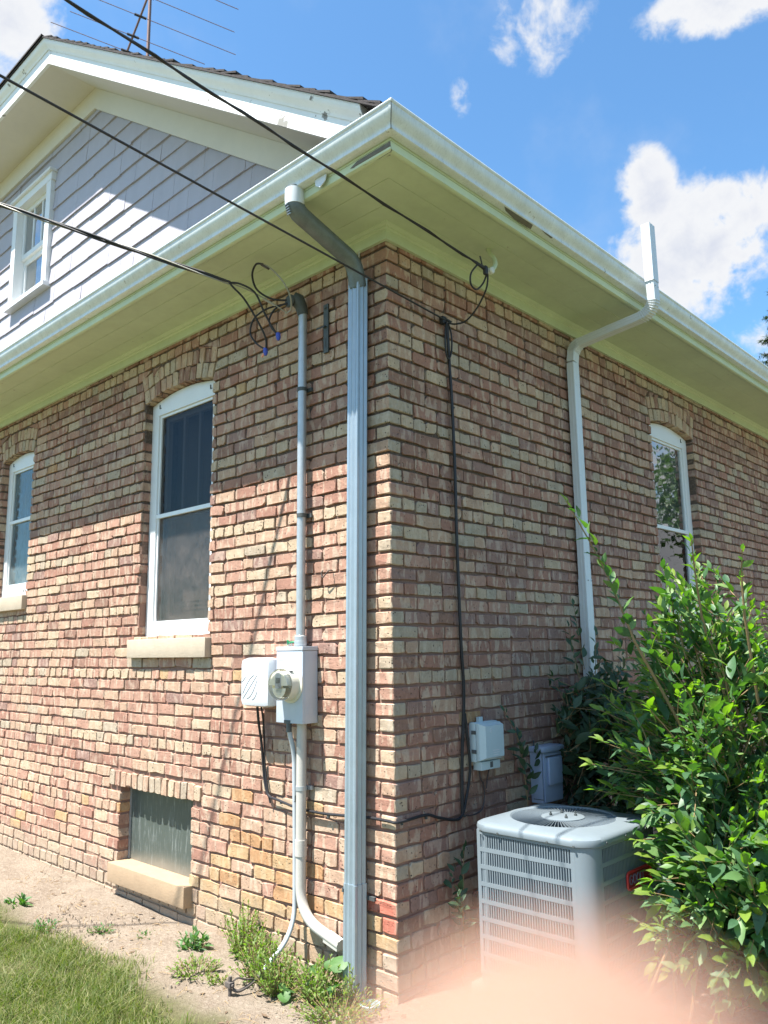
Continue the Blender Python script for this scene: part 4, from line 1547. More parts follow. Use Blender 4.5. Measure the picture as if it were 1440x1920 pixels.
# ------------------------------------------------------------------ electrical service on the left wall
con = empty('service_conduit', (-0.64, -0.045, 1.6), 'grey metal conduit rising from the meter box to the eave', 'conduit')
mb = MB()
mb.tube([(-0.645, -0.045, 1.60), (-0.640, -0.045, 2.55), (-0.634, -0.045, 3.56)], 0.0255, 18)
place(mb.build('pipe', M['galv_pipe']), con)
mb = MB()
for z in (3.085, 2.345):
    mb.tube([(-0.638, -0.045, z - 0.011), (-0.638, -0.045, z + 0.011)], 0.0285, 16)
    mb.box((-0.69, -0.016, z - 0.011), (-0.59, -0.004, z + 0.011))
place(mb.build('strap', M['steelstrap']), con)
mb = MB()
mb.lathe([(0.026, 0), (0.036, 0.004), (0.036, 0.03), (0.028, 0.034)], (-0.645, -0.045, 1.617), 'z', 18)
mb.lathe([(0.034, 0), (0.034, 0.05), (0.027, 0.056)], (-0.645, -0.045, 1.622), 'z', 18)
place(mb.build('hub', M['galv_pipe']), con)
# weatherhead: hooded cap leaning outwards with wires coming from its face
mb = MB()
mb.tube([(-0.634, -0.045, 3.545), (-0.636, -0.055, 3.59), (-0.645, -0.075, 3.63), (-0.66, -0.10, 3.645)], [0.031, 0.036, 0.044, 0.036], 16)
mb.lathe([(0.0, 0), (0.034, 0.002), (0.040, 0.012), (0.032, 0.026)], (-0.665, -0.130, 3.618), 'y', 18)
place(mb.build('weatherhead', M['steelstrap']), con)
# looped service wires at the weatherhead
mb = MB()
loop = smooth_path([(-0.675, -0.12, 3.625), (-0.755, -0.18, 3.64), (-0.82, -0.24, 3.70), (-0.815, -0.28, 3.775), (-0.755, -0.30, 3.815), (-0.70, -0.29, 3.80)], 8)
mb.tube(loop, 0.0062, 8)
l2 = smooth_path([(-0.675, -0.13, 3.60), (-0.78, -0.19, 3.585), (-0.87, -0.22, 3.54), (-0.905, -0.22, 3.46), (-0.87, -0.20, 3.39), (-0.815, -0.18, 3.345)], 8)
mb.tube(l2, 0.0055, 8)
l3 = smooth_path([(-0.675, -0.13, 3.605), (-0.735, -0.17, 3.575), (-0.765, -0.19, 3.51), (-0.74, -0.19, 3.45), (-0.70, -0.18, 3.405)], 8)
mb.tube(l3, 0.0055, 8)
place(mb.build('lead_wire', M['cable']), con)
mb = MB()
mb.tube(smooth_path([(-0.70, -0.29, 3.80), (-0.655, -0.27, 3.765), (-0.61, -0.22, 3.69), (-0.60, -0.17, 3.61), (-0.63, -0.14, 3.55), (-0.665, -0.15, 3.53)], 8), 0.0048, 8)
place(mb.build('bare_wire', M['bare']), con)
mb = MB()
mb.tube([(-0.712, -0.293, 3.803), (-0.668, -0.273, 3.768)], 0.0088, 10)
place(mb.build('splice', M['cable_brown']), con)
mb = MB()
for x, yv, z in ((-0.812, -0.18, 3.335), (-0.695, -0.18, 3.395)):
    mb.tube([(x, yv, z + 0.014), (x + 0.003, yv, z - 0.012), (x + 0.002, yv, z - 0.03)], [0.013, 0.0145, 0.008], 9)
place(mb.build('wire_connector', M['blue']), con)
mb = MB()
mb.tube([(-0.818, -0.185, 3.318), (-0.833, -0.19, 3.298)], 0.007, 7)
place(mb.build('tape_end', M['tape']), con)

# steel strap hanger right of the conduit
mb = MB()
mb.box((-0.490, -0.012, 3.275), (-0.452, -0.003, 3.568))
mb.box((-0.478, -0.030, 3.425), (-0.462, -0.012, 3.433)); mb.box((-0.53, -0.032, 3.425), (-0.462, -0.026, 3.432))
mb.lathe([(0.007, 0), (0.004, -0.008)], (-0.470, -0.012, 3.545), 'y', 8)
mb.tube([(-0.472, -0.013, 3.36), (-0.472, -0.013, 3.31)], 0.004, 6)
tag(mb.build('strap_bracket', M['steelstrap']), 'dark flat steel bracket screwed to the brick between conduit and downspout', 'bracket')

# meter box
mt = empty('electric_meter', (-0.66, -0.06, 1.21), 'grey electric meter box with round glass meter on the sunny brick wall', 'electric meter')
mb = MB()
mb.box((-0.768, -0.112, 1.212), (-0.5505, -0.004, 1.594), ch=0.003)
place(mb.build('box', M['meterbox']), mt)
mb = MB()
mb.box((-0.771, -0.115, 1.5955), (-0.5475, -0.004, 1.617), ch=0.002)
place(mb.build('lid', M['meterbox']), mt)
mb = MB()
mb.box((-0.5502, -0.098, 1.215), (-0.5492, -0.095, 1.594))
for r_ in (0.033, 0.022):
    mb.tube([(-0.5503, -0.052 + r_ * math.cos(q), 1.275 + r_ * math.sin(q)) for q in np.linspace(0, 2 * PI, 25)], 0.0011, 5, cap=False)
place(mb.build('knockout', M['meterbox']), mt)
mc = (-0.645, 0, 1.418)
mb = MB()
mb.lathe([(0.100, 0.0), (0.100, -0.006), (0.092, -0.010), (0.086, -0.010), (0.085, -0.05), (0.083, -0.062), (0.0, -0.062)], (mc[0], -0.1125, mc[2]), 'y', 40)
place(mb.build('meter_base', M['meter']), mt)
mb = MB()
mb.lathe([(0.084, -0.0622), (0.083, -0.086), (0.076, -0.096), (0.0, -0.098)], (mc[0], -0.1125, mc[2]), 'y', 40)
place(mb.build('cover', M['meter_glass']), mt)
# dial face: ivory upper plate, display window and a lower printed plate inside the cover
mb = MB()
n = 20
up = [(mc[0] + 0.076 * math.cos(PI * k / n), mc[2] - 0.005 + 0.076 * math.sin(PI * k / n)) for k in range(n + 1)]
mb.prism(up, -0.1125 - 0.088, -0.1125 - 0.063)
place(mb.build('upper_plate', M['meter']), mt)
mb = MB()
mb.prism([(mc[0] - 0.024, mc[2] - 0.02), (mc[0] + 0.024, mc[2] - 0.02), (mc[0] + 0.024, mc[2] + 0.05)] + [(mc[0] + 0.024 * math.cos(a), mc[2] + 0.05 + 0.012 * math.sin(a)) for a in (0.5, 1.0, 1.57, 2.1, 2.6)] + [(mc[0] - 0.024, mc[2] + 0.05)], -0.2025, -0.2007)
place(mb.build('display_panel', M['groove']), mt)
mb = MB()
mb.box((mc[0] - 0.017, -0.2042, mc[2] + 0.008), (mc[0] + 0.017, -0.2027, mc[2] + 0.036))
place(mb.build('display', M['dark_line']), mt)
mb = MB()
lo = [(mc[0] + 0.055 * math.cos(PI + PI * k / 14), mc[2] - 0.018 + 0.050 * math.sin(PI + PI * k / 14)) for k in range(15)]
mb.prism(lo, -0.195, -0.193)
place(mb.build('rating_plate', M['meter']), mt)
mb = MB()
for k in range(3):
    mb.box((mc[0] - 0.026 + 0.004 * k, -0.1962, mc[2] - 0.034 - 0.008 * k), (mc[0] + 0.024 - 0.004 * k, -0.1952, mc[2] - 0.0325 - 0.008 * k))
mb.tube([(mc[0] + 0.012 + 0.009 * math.cos(a), -0.206, mc[2] - 0.004 + 0.009 * math.sin(a)) for a in np.linspace(0.6, 5.6, 10)], 0.0017, 5)
mb.tube([(mc[0] + 0.012, -0.206, mc[2] - 0.005), (mc[0] + 0.021, -0.206, mc[2] - 0.008)], 0.0017, 5)
place(mb.build('dial_print', M['groove']), mt)
mb = MB()
mb.box((mc[0] + 0.02, -0.17, mc[2] + 0.069), (mc[0] + 0.062, -0.145, mc[2] + 0.0735))
place(mb.build('slot', M['groove']), mt)
mb = MB()
mb.box((-0.758, -0.1131, 1.545), (-0.688, -0.1123, 1.578))
place(mb.build('faded_sticker', M['meter']), mt)
mb = MB()
mb.tube(smooth_path([(-0.64, -0.06, 1.64), (-0.68, -0.075, 1.642), (-0.70, -0.08, 1.638), (-0.707, -0.085, 1.652), (-0.71, -0.08, 1.628)], 4), 0.0045, 6)
place(mb.build('ground_wire', M['green']), mt)
mb = MB()
for dx in (-0.075, -0.057):
    mb.tube(smooth_path([(-0.645 + dx, -0.07, 1.617), (-0.645 + dx - 0.006, -0.072, 1.638), (-0.645 + dx + 0.012, -0.072, 1.640), (-0.645 + dx + 0.014, -0.07, 1.617)], 4), 0.003, 6)
place(mb.build('ground_lug', M['galv_pipe']), mt)
mb = MB()
mb.box((-0.700, -0.1145, 1.208), (-0.648, -0.1126, 1.228), ch=0.003)
mb.tube([(-0.672, -0.102, 1.212), (-0.672, -0.102, 1.165)], 0.015, 10)
place(mb.build('latch', M['steelstrap']), mt)

# white plastic network box
nid = empty('network_box', (-0.93, -0.06, 1.28), 'white rounded plastic utility box left of the electric meter', 'utility box')
mb = MB()
mb.box((-1.055, -0.147, 1.288), (-0.800, -0.050, 1.558), ch=0.036)
place(mb.build('cover', M['white_plastic']), nid)
mb = MB()
mb.box((-1.035, -0.052, 1.300), (-0.812, -0.004, 1.552), ch=0.016)
place(mb.build('base', M['white_plastic']), nid)
mb = MB()
def stripe(pts):
    mb.tube([(x, -0.1465, z) for x, z in pts], 0.0030, 6)
cx_, cz_ = -0.970, 1.395
stripe([(cx_ - 0.048 + 0.0 * t, cz_ + 0.025 + 0.0 * t) if False else (cx_ - 0.060 + 0.06 * t, cz_ + 0.030 + 0.035 * math.sin(t * 1.6)) for t in np.linspace(0, 0.55, 6)])
stripe([(cx_ - 0.055 + 0.105 * t, cz_ - 0.035 + 0.105 * math.sin(t * 1.45)) for t in np.linspace(0, 1, 9)])
stripe([(cx_ - 0.052 + 0.125 * t, cz_ - 0.062 + 0.128 * t) for t in np.linspace(0, 1, 8)])
stripe([(cx_ - 0.015 + 0.09 * t ** 0.75, cz_ - 0.06 + 0.10 * t ** 1.4) for t in np.linspace(0, 1, 9)])
stripe([(cx_ + 0.030 + 0.046 * t ** 0.7, cz_ - 0.066 + 0.045 * t ** 1.5) for t in np.linspace(0, 1, 6)])
place(mb.build('emblem', M['groove']), nid)
mb = MB()
mb.box((-1.040, -0.1473, 1.500), (-0.935, -0.1463, 1.5035))
place(mb.build('seam', M['groove']), nid)

# black drop cables from the white box, along the foot of both walls
dc = empty('network_cable', (-1.0, -0.02, 0.8), 'black cables from the white utility box round the house corner', 'cable')
mb = MB()
mb.tube(smooth_path([(-0.965, -0.09, 1.30), (-0.975, -0.07, 1.20), (-0.985, -0.04, 1.08), (-0.985, -0.025, 0.95), (-0.975, -0.022, 0.87), (-0.94, -0.022, 0.80), (-0.86, -0.022, 0.785), (-0.74, -0.022, 0.767), (-0.66, -0.022, 0.76), (-0.5, -0.085, 0.758) if False else (-0.5, -0.022, 0.758), (-0.354, -0.02, 0.765), (-0.163, -0.018, 0.778), (-0.03, -0.018, 0.778), (0.012, -0.012, 0.775), (0.018, 0.05, 0.775), (0.018, 0.21, 0.778), (0.018, 0.30, 0.752), (0.018, 0.42, 0.722), (0.02, 0.49, 0.728), (0.02, 0.53, 0.80), (0.02, 0.575, 0.95), (0.022, 0.560, 1.10), (0.024, 0.54, 1.25)], 8), 0.0075, 8)
place(mb.build('cable', M['cable']), dc)
mb = MB()
mb.tube(smooth_path([(-0.930, -0.09, 1.30), (-0.945, -0.06, 1.20), (-0.972, -0.03, 1.08), (-0.975, -0.02, 0.95), (-0.955, -0.02, 0.85), (-0.93, -0.018, 0.76)], 8), 0.0055, 7)
place(mb.build('cable', M['cable']), dc)
mb = MB()
for (x, yv, z) in ((-0.83, -0.02, 0.775), (-0.45, -0.02, 0.75), (0.014, 0.03, 0.766), (0.014, 0.212, 0.766), (0.014, 0.52, 0.728)):
    mb.box((x - 0.006, yv - 0.006, z - 0.008), (x + 0.006, yv + 0.006, z + 0.004))
place(mb.build('clip', M['steelstrap']), dc)

# thick grey plastic conduit with a sweep into a box at the ground; thin blue-grey conduit with a bend
pc = empty('meter_conduit', (-0.62, -0.05, 0.2), 'thick grey plastic conduit below the meter box sweeping right to the downspout', 'conduit')
mb = MB()
path = arc_fillet([(-0.625, -0.052, 1.21), (-0.628, -0.052, 0.75), (-0.630, -0.052, 0.24), (-0.33, -0.052, 0.165)], 0.27, 12)
mb.tube(path, 0.027, 18)
place(mb.build('pipe', M['pvc']), pc)
mb = MB()
mb.tube([(-0.629, -0.052, 0.535), (-0.6285, -0.052, 0.615)], 0.0315, 18)
place(mb.build('coupling', M['pvc']), pc)
mb = MB()
mb.tube([(-0.43, -0.052, 0.186), (-0.33, -0.052, 0.163)], [0.033, 0.033], 4)
place(mb.build('conduit_body', M['pvc']), pc)
mb = MB()
mb.box((-0.67, -0.02, 0.865), (-0.585, -0.004, 0.885)); mb.tube([(-0.6275, -0.052, 0.864), (-0.6275, -0.052, 0.886)], 0.030, 14)
place(mb.build('strap', M['galv_pipe']), pc)
gc = empty('ground_conduit', (-0.68, -0.05, 0.1), 'thin blue-grey conduit under the meter bending left into the weeds', 'conduit')
mb = MB()
path = arc_fillet([(-0.672, -0.10, 1.17), (-0.676, -0.06, 1.05), (-0.678, -0.05, 0.6), (-0.672, -0.055, 0.16), (-0.655, -0.30, 0.015)], 0.22, 12)
mb.tube(path, 0.0125, 12)
place(mb.build('pipe', M['pvc_blue']), gc)
mb = MB()
mb.tube([(-0.677, -0.05, 0.80), (-0.677, -0.05, 0.835)], 0.0165, 12); mb.box((-0.70, -0.05, 0.805), (-0.685, -0.03, 0.83))
place(mb.build('clamp', M['steelstrap']), gc)
mb = MB()
mb.tube([(-0.655, -0.27, 0.032), (-0.654, -0.31, 0.008)], [0.017, 0.015], 10)
mb.tube(smooth_path([(-0.654, -0.31, 0.01), (-0.645, -0.38, 0.025), (-0.65, -0.43, 0.045), (-0.665, -0.45, 0.03)], 6), 0.0045, 6)
mb.tube(smooth_path([(-0.654, -0.31, 0.008), (-0.64, -0.38, -0.005), (-0.645, -0.43, -0.012), (-0.66, -0.455, 0.0)], 6), 0.008, 7)
place(mb.build('ground_wire', M['iron']), gc)
mb = MB()
mb.tube([(-0.672, -0.46, -0.10), (-0.672, -0.46, 0.055)], 0.009, 8)
mb.box((-0.695, -0.475, 0.005), (-0.655, -0.445, 0.032), ch=0.004)
mb.tube([(-0.70, -0.46, 0.018), (-0.645, -0.46, 0.018)], 0.007, 8)
tag(mb.build('ground_rod', M['iron']), 'rusty ground rod with a wire clamp among the weeds', 'ground rod')
# S hook in a mortar joint
mb = MB()
mb.tube(smooth_path([(-0.43, -0.004, 2.02), (-0.43, -0.03, 2.02), (-0.452, -0.035, 2.00), (-0.475, -0.035, 1.985), (-0.485, -0.035, 2.008), (-0.472, -0.035, 2.022)], 5), 0.0035, 6)
tag(mb.build('wire_hook', M['iron']), 'small rusty hook in the brick beside the conduit', 'hook')

# ------------------------------------------------------------------ overhead lines
def ext(a, b, L):
    a, b = Vector(a), Vector(b)
    return a + (b - a).normalized() * L


def line(a, b, L, sag, n=24):
    e = ext(a, b, L)
    return [tuple(Vector(a).lerp(e, k / n) - Vector((0, 0, 4 * sag * (k / n) * (1 - k / n)))) for k in range(n + 1)]


w1 = empty('service_line', (0.32, 0.478, 3.68), 'thick black line running from under the right eave up past the gable peak', 'overhead line')
mb = MB()
pts = line((0.32, 0.478, 3.68), (0.257, -0.58, 3.804), 26, 0.05)
mb.tube(pts, 0.0052, 8)
tw = [tuple(Vector(p) + Vector((0.006 * math.cos(i * 1.7), 0.0, 0.006 * math.sin(i * 1.7)))) for i, p in enumerate(smooth_path(pts, 8))]
mb.tube(tw, 0.0048, 6)
place(mb.build('cable', M['cable']), w1)
W2A = (0.0922, -0.95, 3.5068)
w2 = empty('telephone_line', (0.03, 0.464, 3.463), 'thin black line reaching over the left gutter to the bracket on the shaded wall', 'overhead line')
mb = MB()
mb.tube(line((0.03, 0.464, 3.463), W2A, 26, 0.0), 0.0052, 8)
place(mb.build('cable', M['cable']), w2)
w3 = empty('power_drop', (-0.80, -0.3, 3.68), 'twisted power cable running from the weatherhead out over the left gutter', 'overhead line')
mb = MB()
a0 = Vector((-0.873, -0.40, 3.708)); b0 = Vector((-1.093, -0.62, 3.824))
e = a0 + (b0 - a0).normalized() * 26
N = 160
for ph in (0, 2.1):
    mb.tube([tuple(a0.lerp(e, k / N) + Vector((0.009 * math.cos(k * 0.9 + ph), 0, 0.009 * math.sin(k * 0.9 + ph))) - Vector((0, 0, 0.24 * (k / N) * (1 - k / N)))) for k in range(N + 1)], 0.0068, 7)
place(mb.build('cable', M['cable']), w3)
mb = MB()
mb.tube([tuple(a0.lerp(e, k / N) + Vector((0.009 * math.cos(k * 0.9 + 4.2), 0, 0.009 * math.sin(k * 0.9 + 4.2))) - Vector((0, 0, 0.24 * (k / N) * (1 - k / N)))) for k in range(N + 1)], 0.0045, 6)
mb.tube(smooth_path([tuple(a0), (-0.80, -0.32, 3.665), (-0.72, -0.23, 3.60), (-0.655, -0.15, 3.53)], 6), 0.0036, 6)
mb.tube([(-0.745, -0.25, 3.614), (-0.70, -0.20, 3.575)], 0.007, 7)
place(mb.build('bare_wire', M['bare']), w3)
mb = MB()
mb.tube(smooth_path([tuple(a0), (-0.82, -0.36, 3.695), (-0.76, -0.30, 3.64), (-0.74, -0.24, 3.52), (-0.71, -0.19, 3.42), (-0.695, -0.18, 3.40)], 8), 0.006, 8)
mb.tube(smooth_path([tuple(a0), (-0.855, -0.38, 3.675), (-0.82, -0.33, 3.61), (-0.795, -0.25, 3.49), (-0.785, -0.20, 3.40), (-0.805, -0.18, 3.345)], 8), 0.006, 8)
place(mb.build('lead_wire', M['cable']), w3)

# eave hook with insulator, line clamp, cable loop; bracket and cables on the right wall
hk = empty('line_hook', (0.30, 0.50, 3.74), 'white curved hook with a spool insulator under the right soffit', 'hook')
mb = MB()
mb.tube(smooth_path([(0.25, 0.60, 3.872), (0.262, 0.60, 3.84), (0.29, 0.60, 3.80), (0.315, 0.575, 3.745), (0.325, 0.535, 3.70), (0.325, 0.50, 3.68)], 6), [0.013] * 31, 8)
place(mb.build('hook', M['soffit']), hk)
mb = MB()
mb.lathe([(0.0, 0), (0.017, 0.001), (0.021, 0.008), (0.013, 0.016), (0.021, 0.024), (0.016, 0.032), (0, 0.033)], (0.318, 0.50, 3.672), 'x', 14)
place(mb.build('insulator', M['meter']), hk)
mb = MB()
mb.tube([(0.322, 0.475, 3.676), (0.312, 0.36, 3.694)], [0.013, 0.006], 8)
mb.box((0.315, 0.45, 3.64), (0.335, 0.475, 3.69), ch=0.004)
mb.tube([(0.32, 0.44, 3.69), (0.318, 0.425, 3.74)], 0.004, 6)
place(mb.build('clamp', M['black']), hk)
mb = MB()
mb.tube(smooth_path([(0.315, 0.40, 3.68), (0.30, 0.36, 3.62), (0.29, 0.37, 3.565), (0.29, 0.42, 3.55), (0.30, 0.47, 3.60), (0.318, 0.49, 3.66), (0.30, 0.50, 3.58), (0.22, 0.52, 3.50), (0.14, 0.52, 3.445), (0.08, 0.50, 3.435), (0.04, 0.475, 3.445)], 8), 0.0052, 7)
place(mb.build('cable_loop', M['cable']), hk)
wc = empty('wall_cable', (0.02, 0.5, 2.2), 'black cable bundle hanging straight down the shaded right wall', 'cable')
mb = MB()
mb.tube(smooth_path([(0.035, 0.476, 3.45), (0.022, 0.492, 3.38), (0.018, 0.505, 3.2), (0.017, 0.518, 2.995), (0.017, 0.527, 2.6), (0.017, 0.525, 2.226), (0.017, 0.534, 1.64), (0.018, 0.545, 1.40), (0.018, 0.535, 1.22), (0.018, 0.518, 1.08), (0.018, 0.505, 0.90), (0.018, 0.502, 0.735)], 6), 0.0088, 8)
place(mb.build('cable', M['cable']), wc)
mb = MB()
mb.tube(smooth_path([(0.035, 0.468, 3.45), (0.030, 0.478, 3.36), (0.026, 0.497, 3.2), (0.026, 0.506, 2.995), (0.026, 0.514, 2.6), (0.026, 0.512, 2.226), (0.026, 0.523, 1.64), (0.025, 0.537, 1.45)], 6), 0.0062, 7)
lp = [(0.04, 0.462, 3.45), (0.05, 0.435, 3.38), (0.045, 0.44, 3.27), (0.035, 0.475, 3.23), (0.035, 0.505, 3.28), (0.035, 0.51, 3.38), (0.035, 0.482, 3.45)]
mb.tube(smooth_path(lp, 8), 0.0052, 7)
place(mb.build('cable', M['cable']), wc)
mb = MB()
mb.tube([(0.02, 0.455, 3.478), (0.045, 0.50, 3.455)], 0.008, 8); mb.box((0.004, 0.44, 3.44), (0.032, 0.47, 3.485), ch=0.004)
mb.box((0.006, 0.527, 2.955), (0.014, 0.547, 2.965)); mb.box((0.006, 0.545, 1.645), (0.014, 0.555, 1.655))
place(mb.build('bracket', M['black']), wc)

# telephone box on the right wall
tb = empty('telephone_box', (0.04, 0.69, 1.0), 'pale grey plastic telephone box low on the shaded wall above the condenser', 'utility box')
mb = MB()
mb.box((0.003, 0.598, 0.990), (0.045, 0.806, 1.196), ch=0.006)
place(mb.build('base', M['grey_plastic']), tb)
mb = MB()
mb.box((0.046, 0.600, 0.996), (0.068, 0.803, 1.192), ch=0.005)
mb.add([(0.068, 0.605, 1.000), (0.068, 0.798, 1.000), (0.068, 0.798, 1.188), (0.068, 0.605, 1.188), (0.095, 0.625, 1.012), (0.095, 0.790, 1.012), (0.095, 0.790, 1.178), (0.095, 0.625, 1.178)],
       [(4, 5, 6, 7), (0, 1, 5, 4), (1, 2, 6, 5), (2, 3, 7, 6), (3, 0, 4, 7)])
place(mb.build('door', M['grey_plastic']), tb)
mb = MB()
mb.box((0.004, 0.625, 0.945), (0.062, 0.795, 0.9895), ch=0.004)
mb.box((0.012, 0.655, 1.1965), (0.03, 0.69, 1.222))
place(mb.build('cable_entry', M['grey_plastic']), tb)
mb = MB()
mb.box((0.02, 0.5955, 1.135), (0.05, 0.5975, 1.155)); mb.box((0.02, 0.5955, 1.035), (0.05, 0.5975, 1.055)); mb.box((0.0625, 0.70, 0.955), (0.0635, 0.725, 0.985))
place(mb.build('latch', M['dark_line']), tb)
mb = MB()
mb.tube([(0.0955, 0.668, 1.150), (0.0955, 0.668, 1.163), (0.0955, 0.680, 1.166), (0.0955, 0.684, 1.156)], 0.0016, 5)
mb.tube([(0.0955, 0.660, 1.146), (0.0955, 0.680, 1.144)], 0.0014, 5); mb.tube([(0.0955, 0.674, 1.152), (0.0955, 0.682, 1.150)], 0.0014, 5)
for k, (a, b) in enumerate(((0.685, 0.745), (0.688, 0.745), (0.690, 0.735))):
    mb.box((0.0951, a, 1.046 - 0.012 * k), (0.0958, b, 1.050 - 0.012 * k))
place(mb.build('embossing', M['white_plastic']), tb)
mb = MB()
mb.tube(smooth_path([(0.05, 0.71, 0.955), (0.03, 0.715, 0.90), (0.022, 0.712, 0.84)], 5), 0.004, 6)
mb.tube(smooth_path([(0.02, 0.655, 0.945), (0.02, 0.665, 0.90), (0.02, 0.69, 0.86), (0.02, 0.695, 0.80), (0.02, 0.675, 0.745), (0.02, 0.63, 0.725), (0.02, 0.57, 0.722), (0.02, 0.53, 0.728)], 6), 0.0045, 6)
place(mb.build('cable', M['cable_brown']), tb)

# disconnect box
db = empty('disconnect_box', (0.06, 1.24, 0.7), 'blue-grey disconnect box low on the shaded wall behind the condenser', 'electrical box')
mb = MB()
mb.box((0.004, 1.175, 0.70), (0.088, 1.385, 0.985), ch=0.004)
place(mb.build('box', M['blue_plastic']), db)
mb = MB()
mb.box((0.003, 1.165, 0.9855), (0.108, 1.395, 1.018), ch=0.008)
place(mb.build('lid', M['blue_plastic']), db)
mb = MB()
mb.box((0.0885, 1.185, 0.705), (0.094, 1.378, 0.975), ch=0.002)
mb.box((0.0945, 1.215, 0.80), (0.112, 1.360, 0.955), ch=0.012)
place(mb.build('cover', M['blue_plastic']), db)
mb = MB()
mb.box((0.0945, 1.20, 0.958), (0.100, 1.37, 0.964)); mb.box((0.02, 1.1735, 0.72), (0.0875, 1.1748, 0.724)); mb.box((0.0865, 1.1735, 0.70), (0.0885, 1.1748, 0.985))
place(mb.build('seam', M['dark_line']), db)
mb = MB()
mb.tube([(0.02, 1.20, 1.018), (0.02, 1.20, 1.05)], 0.004, 6)
place(mb.build('screw_tab', M['steelstrap']), db)

# ------------------------------------------------------------------ air conditioner
ax0, ax1, ay0, ay1, AZ0, AZ1 = 0.232, 0.872, 0.300, 0.940, 0.045, 0.730
ac = empty('air_conditioner', ((ax0 + ax1) / 2, (ay0 + ay1) / 2, 0), 'grey outdoor air conditioner with louvred sides beside the shaded wall', 'air conditioner')
mb = MB()
mb.box((ax0 - 0.02, ay0 - 0.02, -0.08), (ax1 + 0.04, ay1 + 0.04, 0.04), ch=0.01)
tag(mb.build('concrete_pad', M['concrete']), 'concrete pad under the grey air conditioner', 'pad')
def rr_loop(x0, x1, y0, y1, r, n=8):
    P = []
    for cx, cy, a0 in ((x1 - r, y1 - r, 0), (x0 + r, y1 - r, PI / 2), (x0 + r, y0 + r, PI), (x1 - r, y0 + r, 1.5 * PI)):
        P += [(cx + r * math.cos(a0 + PI / 2 * k / n), cy + r * math.sin(a0 + PI / 2 * k / n)) for k in range(n + 1)]
    Q = []
    for i, p in enumerate(P):
        q = P[(i + 1) % len(P)]
        Q.append(p)
        d = math.hypot(q[0] - p[0], q[1] - p[1])
        m_ = int(d / 0.04)
        Q += [(p[0] + (q[0] - p[0]) * j / (m_ + 1), p[1] + (q[1] - p[1]) * j / (m_ + 1)) for j in range(1, m_ + 1)]
    return Q
# core coil and base
mb = MB()
mb.prism(rr_loop(ax0 + 0.03, ax1 - 0.03, ay0 + 0.03, ay1 - 0.03, 0.06), AZ0, AZ1 - 0.20, 2)
place(mb.build('coil', M['ac_dark']), ac)
mb = MB()
mb.prism(rr_loop(ax0 - 0.003, ax1 + 0.003, ay0 - 0.003, ay1 + 0.003, 0.075), AZ0 - 0.003, AZ0 + 0.035, 2)
place(mb.build('base_pan', M['ac']), ac)
mb = MB()
mb.prism(rr_loop(ax0 + 0.014, ax1 - 0.014, ay0 + 0.014, ay1 - 0.014, 0.07), AZ0 + 0.01, AZ1 - 0.19, 2)
place(mb.build('liner', M['ac_dark']), ac)
mb = MB()
L0 = rr_loop(ax0 + 0.014, ax1 - 0.014, ay0 + 0.014, ay1 - 0.014, 0.07)
n_ = len(L0)
mb.add([(x, y, AZ1 - 0.19) for x, y in L0] + [(x, y, AZ1 - 0.001) for x, y in L0], [(i, (i + 1) % n_, n_ + (i + 1) % n_, n_ + i) for i in range(n_)])
place(mb.build('liner', M['ac_dark']), ac)
# corner posts
for cx, cy, a0 in ((ax1 - 0.08, ay1 - 0.08, 0), (ax0 + 0.08, ay1 - 0.08, PI / 2), (ax0 + 0.08, ay0 + 0.08, PI), (ax1 - 0.08, ay0 + 0.08, 1.5 * PI)):
    P = [(cx + 0.08 * math.cos(a0 + PI / 2 * k / 8), cy + 0.08 * math.sin(a0 + PI / 2 * k / 8)) for k in range(9)]
    Q = [(cx + 0.072 * math.cos(a0 + PI / 2 * k / 8), cy + 0.072 * math.sin(a0 + PI / 2 * k / 8)) for k in range(8, -1, -1)]
    mb = MB()
    mb.prism(P + Q, AZ0 + 0.03, AZ1, 2)
    mb.sm = [True] * len(mb.sm)
    place(mb.build('corner_post', M['ac']), ac)
# louvred grilles: 8 rows of pressed slots, each slat leaning
def grille(T, u0, u1):
    rows = 8
    zt, zl = AZ1 - 0.012, AZ0 + 0.05
    rh = (zt - zl) / rows
    mb = MB(T)
    mb.box((u0, -0.012, zl - 0.012), (u0 + 0.018, 0.0005, AZ1)); mb.box((u1 - 0.018, -0.012, zl - 0.012), (u1, 0.0005, AZ1))
    for i in range(rows + 1):
        z = zl + rh * i
        mb.box((u0 + 0.018, -0.010, z - 0.0095), (u1 - 0.018, 0.0005, z + 0.0095))
    mb.box((u0 + 0.018, -0.010, zt + 0.0097), (u1 - 0.018, 0.0004, AZ1))
    place(mb.build('panel_frame', M['ac']), ac)
    mb = MB(T)
    n = int((u1 - u0 - 0.036) / 0.0132)
    st = (u1 - u0 - 0.036) / n
    for i in range(rows):
        za, zb_ = zl + rh * i + 0.009, zl + rh * (i + 1) - 0.009
        for k in range(n + 1):
            u = u0 + 0.018 + st * k
            mb.add([(u - 0.0036, 0.0002, za), (u + 0.0018, 0.0002, za), (u + 0.0018, 0.0002, zb_ - 0.004), (u - 0.0036, 0.0002, zb_), (u - 0.0005, -0.012, za), (u + 0.0060, -0.012, za), (u + 0.0060, -0.012, zb_), (u - 0.0005, -0.012, zb_)],
                   [(0, 1, 2, 3), (0, 3, 7, 4), (1, 5, 6, 2)])
    o = place(mb.build('louvre_slats', M['ac']), ac)
    o['kind'] = 'stuff'
grille(lambda u, w, z: (u, ay0 - w, z), ax0 + 0.028, ax1 - 0.08)
grille(lambda u, w, z: (ax1 + w, u, z), ay0 + 0.08, ay1 - 0.03)
grille(lambda u, w, z: (u, ay1 + w, z), ax0 + 0.08, ax1 - 0.08)
